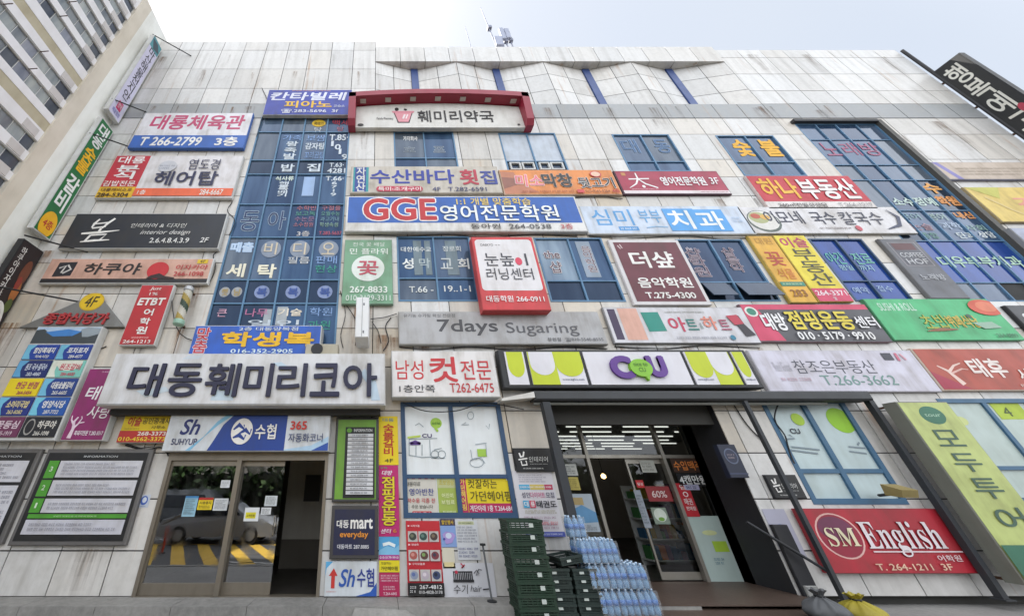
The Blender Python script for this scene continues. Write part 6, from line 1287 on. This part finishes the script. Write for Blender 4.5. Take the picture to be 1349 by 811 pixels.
# bottom right: bundle of grey goods with a yellow tarpaulin (blurred in the photograph)
def sack(cx, cy, r_, h_, seed, m_, label):
    t_ = thing('tied_sack', label, 'sack', (cx, cy, .06)); q = random.Random(seed); ph_ = [q.uniform(0,6.3) for _ in range(6)]
    NU, NV = 72, 26; P = []; mb = MB()
    for j in range(NV+1):
        v = j/NV
        if v < .8: rad = r_*(math.sin(math.pi*(v/.8*.86+.14)))**.7*(1.02-.15*v)
        else: rad = r_*.16+r_*.22*((v-.8)/.2)**1.4
        k = max(0, (v-.3)/.5)
        for i in range(NU):
            a = 2*math.pi*i/NU
            w_ = 1+.07*math.sin(2*a+ph_[0])+.05*math.sin(3*a+ph_[1]+5*v)+min(1,k)*(.08*math.sin(13*a+ph_[2])+.05*math.sin(21*a+ph_[3]+3*v))+.03*math.sin(9*a-8*v+ph_[4])
            P.append((cx+rad*w_*math.cos(a), cy+rad*w_*math.sin(a), .062+h_*v+.012*math.sin(6*a+ph_[5])*v))
    mb._a(P, [(j*NU+i, j*NU+(i+1)%NU, (j+1)*NU+(i+1)%NU, (j+1)*NU+i) for j in range(NV) for i in range(NU)]+[tuple(range(NU))[::-1]])
    mb.build('sack_body', m_, t_, smooth=True)
    rg = MB(); rg.tube([(cx+r_*.2*math.cos(i*math.pi/8), cy+r_*.2*math.sin(i*math.pi/8), .062+h_*.8) for i in range(17)], .012, 6); rg.build('tie', DARK, t_)
zt_b = at(1095,776,-1.0)[1]
sack(at(1082,790,-1.0)[0], -1.0, .25, zt_b-.06, 3, M('#55575a',.55,.3,bump=.3), 'grey tied sack on the paving below the red English sign')
sack(at(1128,790,-1.05)[0], -1.05, .26, zt_b-.10, 8, M('#9c8f2a',.55,.4,bump=.3), 'yellow tied sack on the paving below the red English sign')
# security light by the travel sign
lx, lz = at(1188,650,-.45); sl_ = thing('floodlight', 'small brass coloured floodlight on an arm above the red English sign', 'lamp', (lx, -.02, lz))
m = MB(); m._a([(lx-.16,-.6,lz+.06),(lx+.13,-.6,lz+.06),(lx+.13,-.35,lz+.16),(lx-.16,-.35,lz+.16),(lx-.16,-.55,lz-.06),(lx+.13,-.55,lz-.06),(lx+.13,-.33,lz-.02),(lx-.16,-.33,lz-.02)],[(0,1,2,3),(7,6,5,4),(0,4,5,1),(1,5,6,2),(2,6,7,3),(3,7,4,0)]); m.build('lamp_housing', M('#9a8a58',.4,.4,.3), sl_, fixn=True)
MB().tube([(lx,-.36,lz),(lx+.12,-.02,lz-.03)],.025,8).build('arm', DARK, sl_)
# air conditioner outdoor unit on the main sign
ax, az = at(415,461,-.4); ac = thing('air_conditioner', 'beige air conditioner outdoor unit on top of the wide white sign', 'air conditioner', (ax, -.3, az-.3))
xa0 = at(404,462,-.4)[0]; xa1 = at(446,462,-.4)[0]; zac = at(420,456,-.4)[1]; zbb = rect([(150,466),(508,465),(507,537),(130,531)], -.6)[3]+.002
MB().cbox(xa0,xa1,-.55,-.25,zbb,zac,.015).build('casing', M('#a9a392',.5,.35), ac)
m = MB(); m.lathe([(.13,0),(.13,.012)],((xa0+xa1)/2-.1,0,0),20); 
for i,v in enumerate(m.v): m.v[i] = (v[0], -.552-v[2], (zbb+zac)/2+v[1])
m.build('fan_grille', DARK, ac)
for i, (pts, lab) in enumerate(((((448,383),(455,412),(449,440),(452,458)),'black cable hanging beside the tall blue windows'),(((488,420),(506,418),(523,413)),'dark cable strung from the edge on blade sign to the grey sign'),(((490,424),(498,436),(502,452)),'thin looping cable right of the edge on blade sign'),(((531,530),(560,541),(600,541),(640,531),(690,539)),'thin wire sagging across the top of the shop window'),(((965,530),(985,560),(1010,585)),'cable running down the white pier right of the store entrance'),(((225,380),(238,440),(300,455)),'thin wire drooping below the barber pole'),(((455,400),(470,425),(468,455)),'rust brown cable beside the florist sign'))):
    yv = -.14 if i == 3 else (-.02 if i in (4,) else -.05)
    P = [at(x,y,yv) for x,y in pts]; m = MB()
    # smooth curve through the points
    Q = []
    for k in range(len(P)-1):
        p0, p1, p2, p3 = P[max(k-1,0)], P[k], P[k+1], P[min(k+2,len(P)-1)]
        for t in [j/6 for j in range(6)]:
            Q.append(tuple(.5*((2*p1[c])+(-p0[c]+p2[c])*t+(2*p0[c]-5*p1[c]+4*p2[c]-p3[c])*t*t+(-p0[c]+3*p1[c]-3*p2[c]+p3[c])*t**3) for c in (0,1)))
    Q.append(P[-1])
    m.tube([(x,yv,z) for x,z in Q],.011,5); tag(m.build('cable', DARK), lab, 'cable')

def cable(pts, yv, r, lab):
    P = [at(x,y,yv) for x,y in pts]; m = MB(); Q = []
    for k in range(len(P)-1):
        p0, p1, p2, p3 = P[max(k-1,0)], P[k], P[k+1], P[min(k+2,len(P)-1)]
        for t in [j/7 for j in range(7)]:
            Q.append(tuple(.5*((2*p1[c])+(-p0[c]+p2[c])*t+(2*p0[c]-5*p1[c]+4*p2[c]-p3[c])*t*t+(-p0[c]+3*p1[c]-3*p2[c]+p3[c])*t**3) for c in (0,1)))
    Q.append(P[-1]); m.tube([(x,yv+.012*math.sin(i*.8),z) for i,(x,z) in enumerate(Q)], r, 5); tag(m.build('cable', DARK), lab, 'cable')
for pts, lab in ((((460,307),(520,311),(590,309),(640,312),(700,309),(760,311)),'long cable sagging along the wall under the wide blue academy sign'),
 (((526,457),(570,460),(620,457),(680,460),(740,457),(800,459)),'cable running along the gap under the grey waxing salon sign'),
 (((810,456),(870,459),(930,455),(1000,458)),'cable in the gap under the art school sign'),
 (((776,311),(830,313),(900,311),(960,314),(996,312)),'cable hooked along the wall under the dental clinic sign'),
 (((515,418),(508,430),(512,448),(505,462)),'short looped cable left of the grey waxing salon sign'),
 (((306,265),(300,278),(309,290),(302,310)),'thin cable dropping from the hair salon sign to the black design sign'),
 (((286,330),(281,338),(284,352),(276,372)),'thin cable dropping beside the right end of the salmon sign'),
 (((140,456),(120,462),(100,458),(70,462)),'thin wire across the wall between the triangle sign and the red sign'),
 (((660,258),(720,261),(790,259),(820,262)),'cable under the orange grilled meat sign'),
 (((345,116),(352,135),(344,160),(338,180)),'thin vertical cable left of the piano school sign'),
 (((1030,525),(1020,548),(1034,575),(1046,610)),'cable hanging on the white pier beside the pale green film window'),
 (((165,586),(190,592),(212,589),(222,600)),'loose wire between the small estate agent sign and the bank door frame')
): cable(pts, -.03, .013, lab)
# ================================================================ ROOF ANTENNAS
ya = 1.0
PANM = M('#9aa0b4',.5,.2); ROD = M('#7f8498',.5,.2)
def rod(pts, r, lab, extra=None):
    P = [at(x,y,ya) for x,y in pts]; root = thing('antenna', lab, 'antenna', (P[0][0], ya, P[0][1]))
    m = MB(); m.tube([(P[0][0],ya,P[0][1]-.5),(P[1][0],ya,P[1][1])], r, 6, r2=r*.5); m.build('mast', ROD, root); return root, P
r_, P = rod([(652,55),(633,10)], .035, 'tall thin whip antenna with a small box on the roof edge')
bx, bz = at(644.6,37.5,ya); MB().box(bx-.1,bx+.1,ya-.1,ya+.1,bz-.1,bz+.1).build('antenna_box', ROD, r_)
rod([(620,60),(612.5,35)], .02, 'short faint whip antenna left of the tall one')
for (pa, pb, w_, lab) in (((658,62),(655.5,51),.38,'broad blue grey cellular panel lowest of the three on the roof'),((663.5,54),(659.5,40),.22,'middle blue grey cellular panel on the roof'),((670,53),(666,41),.24,'right hand blue grey cellular panel with small bracket box')):
    a = at(*pa,ya); b2 = at(*pb,ya); xc = (a[0]+b2[0])/2
    root = thing('antenna', lab, 'antenna', (xc, ya, a[1]-.8)); MB().cbox(xc-w_/2,xc+w_/2,ya-.12,ya,a[1],b2[1],.02).build('antenna_panel', PANM, root)
    m = MB(); m.tube([(xc+.12,ya+.06,a[1]-1.2),(xc+.12,ya+.06,a[1]+.3)],.04,6); m.box(xc,xc+.2,ya-.05,ya+.1,a[1]-.1,a[1]+.1); m.build('mast', ROD, root)

# ================================================================ ACROSS THE STREET (seen reflected in the glass)
SIL = M('#9a9da1',.22,.08,.25,name='silver_car_paint'); TYRE = M('#17171a',.8,.2); CGL = blue_glass('car_glass',(.012,.014,.016)); RIM = M('#a9abad',.3,.2,.7)
def car(label, x, y, paint, van=False, flip=1):
    root = thing('parked_car', label, 'car', (x, y, -.146))
    L_, W_ = (4.7, 1.8) if not van else (4.9, 1.85)
    prof = [(-2.35,.32),(-2.33,.62),(-2.2,.86),(-1.75,.95),(-1.0,1.38),(-.3,1.47),(.45,1.42),(1.15,.98),(1.9,.86),(2.3,.66),(2.35,.4),(2.28,.26),(-2.25,.24)]
    if van: prof = [(-2.4,.35),(-2.42,1.0),(-2.3,1.75),(-1.9,1.92),(.6,1.92),(1.3,1.3),(2.2,1.05),(2.4,.7),(2.4,.35),(2.3,.28),(-2.3,.28)]
    secs = [(-.5,.86),(-.46,.97),(-.3,1),(.3,1),(.46,.97),(.5,.86)]
    m = MB(); n_ = len(prof); o0 = len(m.v)
    for f_, s_ in secs:
        for px_, pz_ in prof:
            tap = 1 if pz_ < .95 else 1-.28*(pz_-.95)/.55
            m.v.append((x+flip*px_*(.985 if s_ < 1 else 1), y+f_*W_*tap, -.146+pz_*(s_ if pz_ > .95 else 1) if s_ >= .97 else -.146+pz_*.985))
    for k in range(len(secs)-1):
        for i in range(n_): m.f.append([o0+k*n_+i, o0+k*n_+(i+1)%n_, o0+(k+1)*n_+(i+1)%n_, o0+(k+1)*n_+i]); m.m.append(0); m.t.append((1,0,0))
    for k in (0, len(secs)-1):
        m.f.append([o0+k*n_+i for i in range(n_)]); m.m.append(0); m.t.append((1,0,0))
    m.build('car_body', paint, root, smooth=False, fixn=True)
    g_ = MB(); zt_ = 1.38 if not van else 1.7
    for sy in (-1,1):
        P = [(-1.45,1.0),(-.95,zt_-.04),(-.3,zt_+.02),(.4,zt_-.03),(.98,1.0)] if not van else [(-2.2,1.1),(-2.1,1.65),(.5,1.7),(1.0,1.15)]
        yy = [y+sy*(W_/2*(1-.28*max(0,pz_-.95)/.55)+.006) for _, pz_ in P]
        g_.poly([(x+flip*px_, yv, -.146+pz_) for (px_, pz_), yv in zip(P, yy)])
    g_.build('side_window', CGL, root)
    for wx in (-1.42, 1.42):
        for sy in (-1, 1):
            m = MB(); m.tube([(x+flip*wx, y+sy*(W_/2-.2), .17),(x+flip*wx, y+sy*(W_/2+.015), .17)], .315, 18); wo = m.build('wheel', TYRE, root)
            m = MB(); m.tube([(x+flip*wx, y+sy*(W_/2+.012), .17),(x+flip*wx, y+sy*(W_/2+.03), .17)], .2, 12); m.build('rim', RIM, wo)
    for sy in (-.6,.6): MB().box(x+flip*2.28,x+flip*2.37,y+sy-.2,y+sy+.2,.46,.6).build('headlight', WHITE, root)
    return root
car('silver saloon car parked across the street, reflected in the bank doors', -6.6, -9.4, SIL)
car('dark van parked farther back across the street, reflected in the bank doors', -9.8, -13.5, M('#3a3f45',.3,.1,.4), van=True)
for (x, y, lab) in ((-4.7,-4.95,'orange lane bollard standing at the end of the yellow hatching'),(-7.4,-6.4,'orange lane bollard in the middle of the yellow hatching')):
    o = thing('lane_bollard', lab, 'bollard', (x, y, -.14)); MB().lathe([(.04,.03),(.04,.75),(.03,.77)],(x,y,-.14),10).build('bollard_tube', M('#c9431c',.45,.15), o); MB().lathe([(.11,0),(.11,.03)],(x,y,-.1405),14).build('bollard_base', DARK, o)
OB = thing('opposite_building', 'plain pale block across the street, seen only in reflections', 'building', (4, -30, -.1))
MB().box(-30, 12, -40, -30, -.148, 9).build('wall', M('#8d8983',.8,.2), OB)
for i in range(14):
    for k in range(2): MB().box(-29+i*2.9, -27.4+i*2.9, -30.02, -29.98, 1.4+k*3.6, 3.2+k*3.6).build('window', GL_DARK, OB)
hd = MB(); rl = random.Random(77)
HL = [M('#1f3018',.75,.1,name='hedge_dark'),M('#33491f',.75,.1,name='hedge_light')]
for _ in range(5200):
    p = Vector((rl.uniform(-24,18), -15.4+rl.gauss(0,.45), max(0,min(3.6,rl.triangular(0,3.7,2.2))))); a = Vector((rl.gauss(0,1),rl.gauss(0,1),rl.gauss(0,1))).normalized(); b2 = a.cross(Vector((rl.gauss(0,1),rl.gauss(0,1),rl.gauss(0,1)))).normalized(); s_ = rl.uniform(.14,.28)
    hd._a([tuple(p-a*s_), tuple(p+b2*s_*.6), tuple(p+a*s_), tuple(p-b2*s_*.6)], [(0,1,2,3)], rl.randrange(2))
ho = thing('hedge', 'tall clipped dark hedge along the far side of the street', 'hedge', (-3, -15.4, -.15))
hd.build('foliage', HL, ho); MB().box(-24,18,-15.6,-15.2,-.148,2.6).build('inner_branches', M('#161a10',.9,.1), ho)
LEAF = [M('#2c4420',.7,.1,name='leaf_dark'),M('#42602c',.7,.1,name='leaf_light')]
for i, (x, y, h_, lab) in enumerate(((-13,-17,7,'leafy street tree farthest left across the street'),(-7,-18,8,'broad street tree behind the silver car'),(-1,-17.5,7.5,'leafy street tree across from the bank doors'),(6,-18,8,'street tree across from the convenience store'),(12,-17,7,'street tree across from the red English sign'))):
    t_ = thing('street_tree', lab, 'tree', (x, y, -.14)); m = MB(); m.tube([(x,y,-.148),(x+.1,y,h_*.35),(x-.1,y+.1,h_*.7)],.16,8,r2=.06)
    for a in range(4): m.tube([(x+.08,y,h_*.35),(x+math.cos(a*1.6)*1.5,y+math.sin(a*1.6)*1.5,h_*.65)],.07,6,r2=.03)
    m.build('trunk', M('#3d3228',.9,.3), t_)
    rl = random.Random(i); lf = MB(); cl_ = [(x+rl.gauss(0,1.2), y+rl.gauss(0,1.0), h_*.62+rl.gauss(0,h_*.15)) for _ in range(14)]
    for _ in range(1100):
        c = rl.choice(cl_); p = Vector((c[0]+rl.gauss(0,.5), c[1]+rl.gauss(0,.5), c[2]+rl.gauss(0,.45)))
        a = Vector((rl.gauss(0,1),rl.gauss(0,1),rl.gauss(0,1))).normalized(); b2 = a.cross(Vector((rl.gauss(0,1),rl.gauss(0,1),rl.gauss(0,1)))).normalized(); s_ = rl.uniform(.1,.2)
        lf._a([tuple(p-a*s_), tuple(p+b2*s_*.6), tuple(p+a*s_), tuple(p-b2*s_*.6)], [(0,1,2,3)], rl.randrange(2))
    lf.build('crown', LEAF, t_)

rl = random.Random(5); lt = MB()
for i in range(26):
    x = rl.uniform(-6, 2.2); y = rl.uniform(-1.0, -.58); r_ = rl.uniform(.012,.05); z = .001
    P = [(x+r_*rl.uniform(.6,1.2)*math.cos(a), y+r_*rl.uniform(.6,1.2)*math.sin(a)) for a in (0,1.2,2.5,3.8,5.1)]
    lt._a([(a,b,z) for a,b in P]+[(x,y,z+r_*rl.uniform(.4,.9))], [(0,1,5),(1,2,5),(2,3,5),(3,4,5),(4,0,5)])
o = lt.build('rubble', CONC); o["kind"] = "stuff"; o["label"] = "crumbs of broken concrete along the foot of the apron"; o["category"] = "rubble"
wd = MB(); xa = at(485,790,-.3)[0]
wd._a([(xa-.25,-.62,.002),(xa+.75,-.72,.002),(xa+.8,-.556,.002),(xa-.25,-.556,.002),(xa-.2,-.556,.12),(xa+.6,-.556,.09),(xa+.2,-.62,.06)], [(0,1,6),(0,6,4),(6,1,5),(4,6,5),(1,2,5),(0,4,3)])
tag(wd.build('concrete_wedge', CONC, fixn=True), 'broken wedge of concrete patched against the step right of the bank door', 'concrete wedge')

bpy.data.scenes.remove(TS)
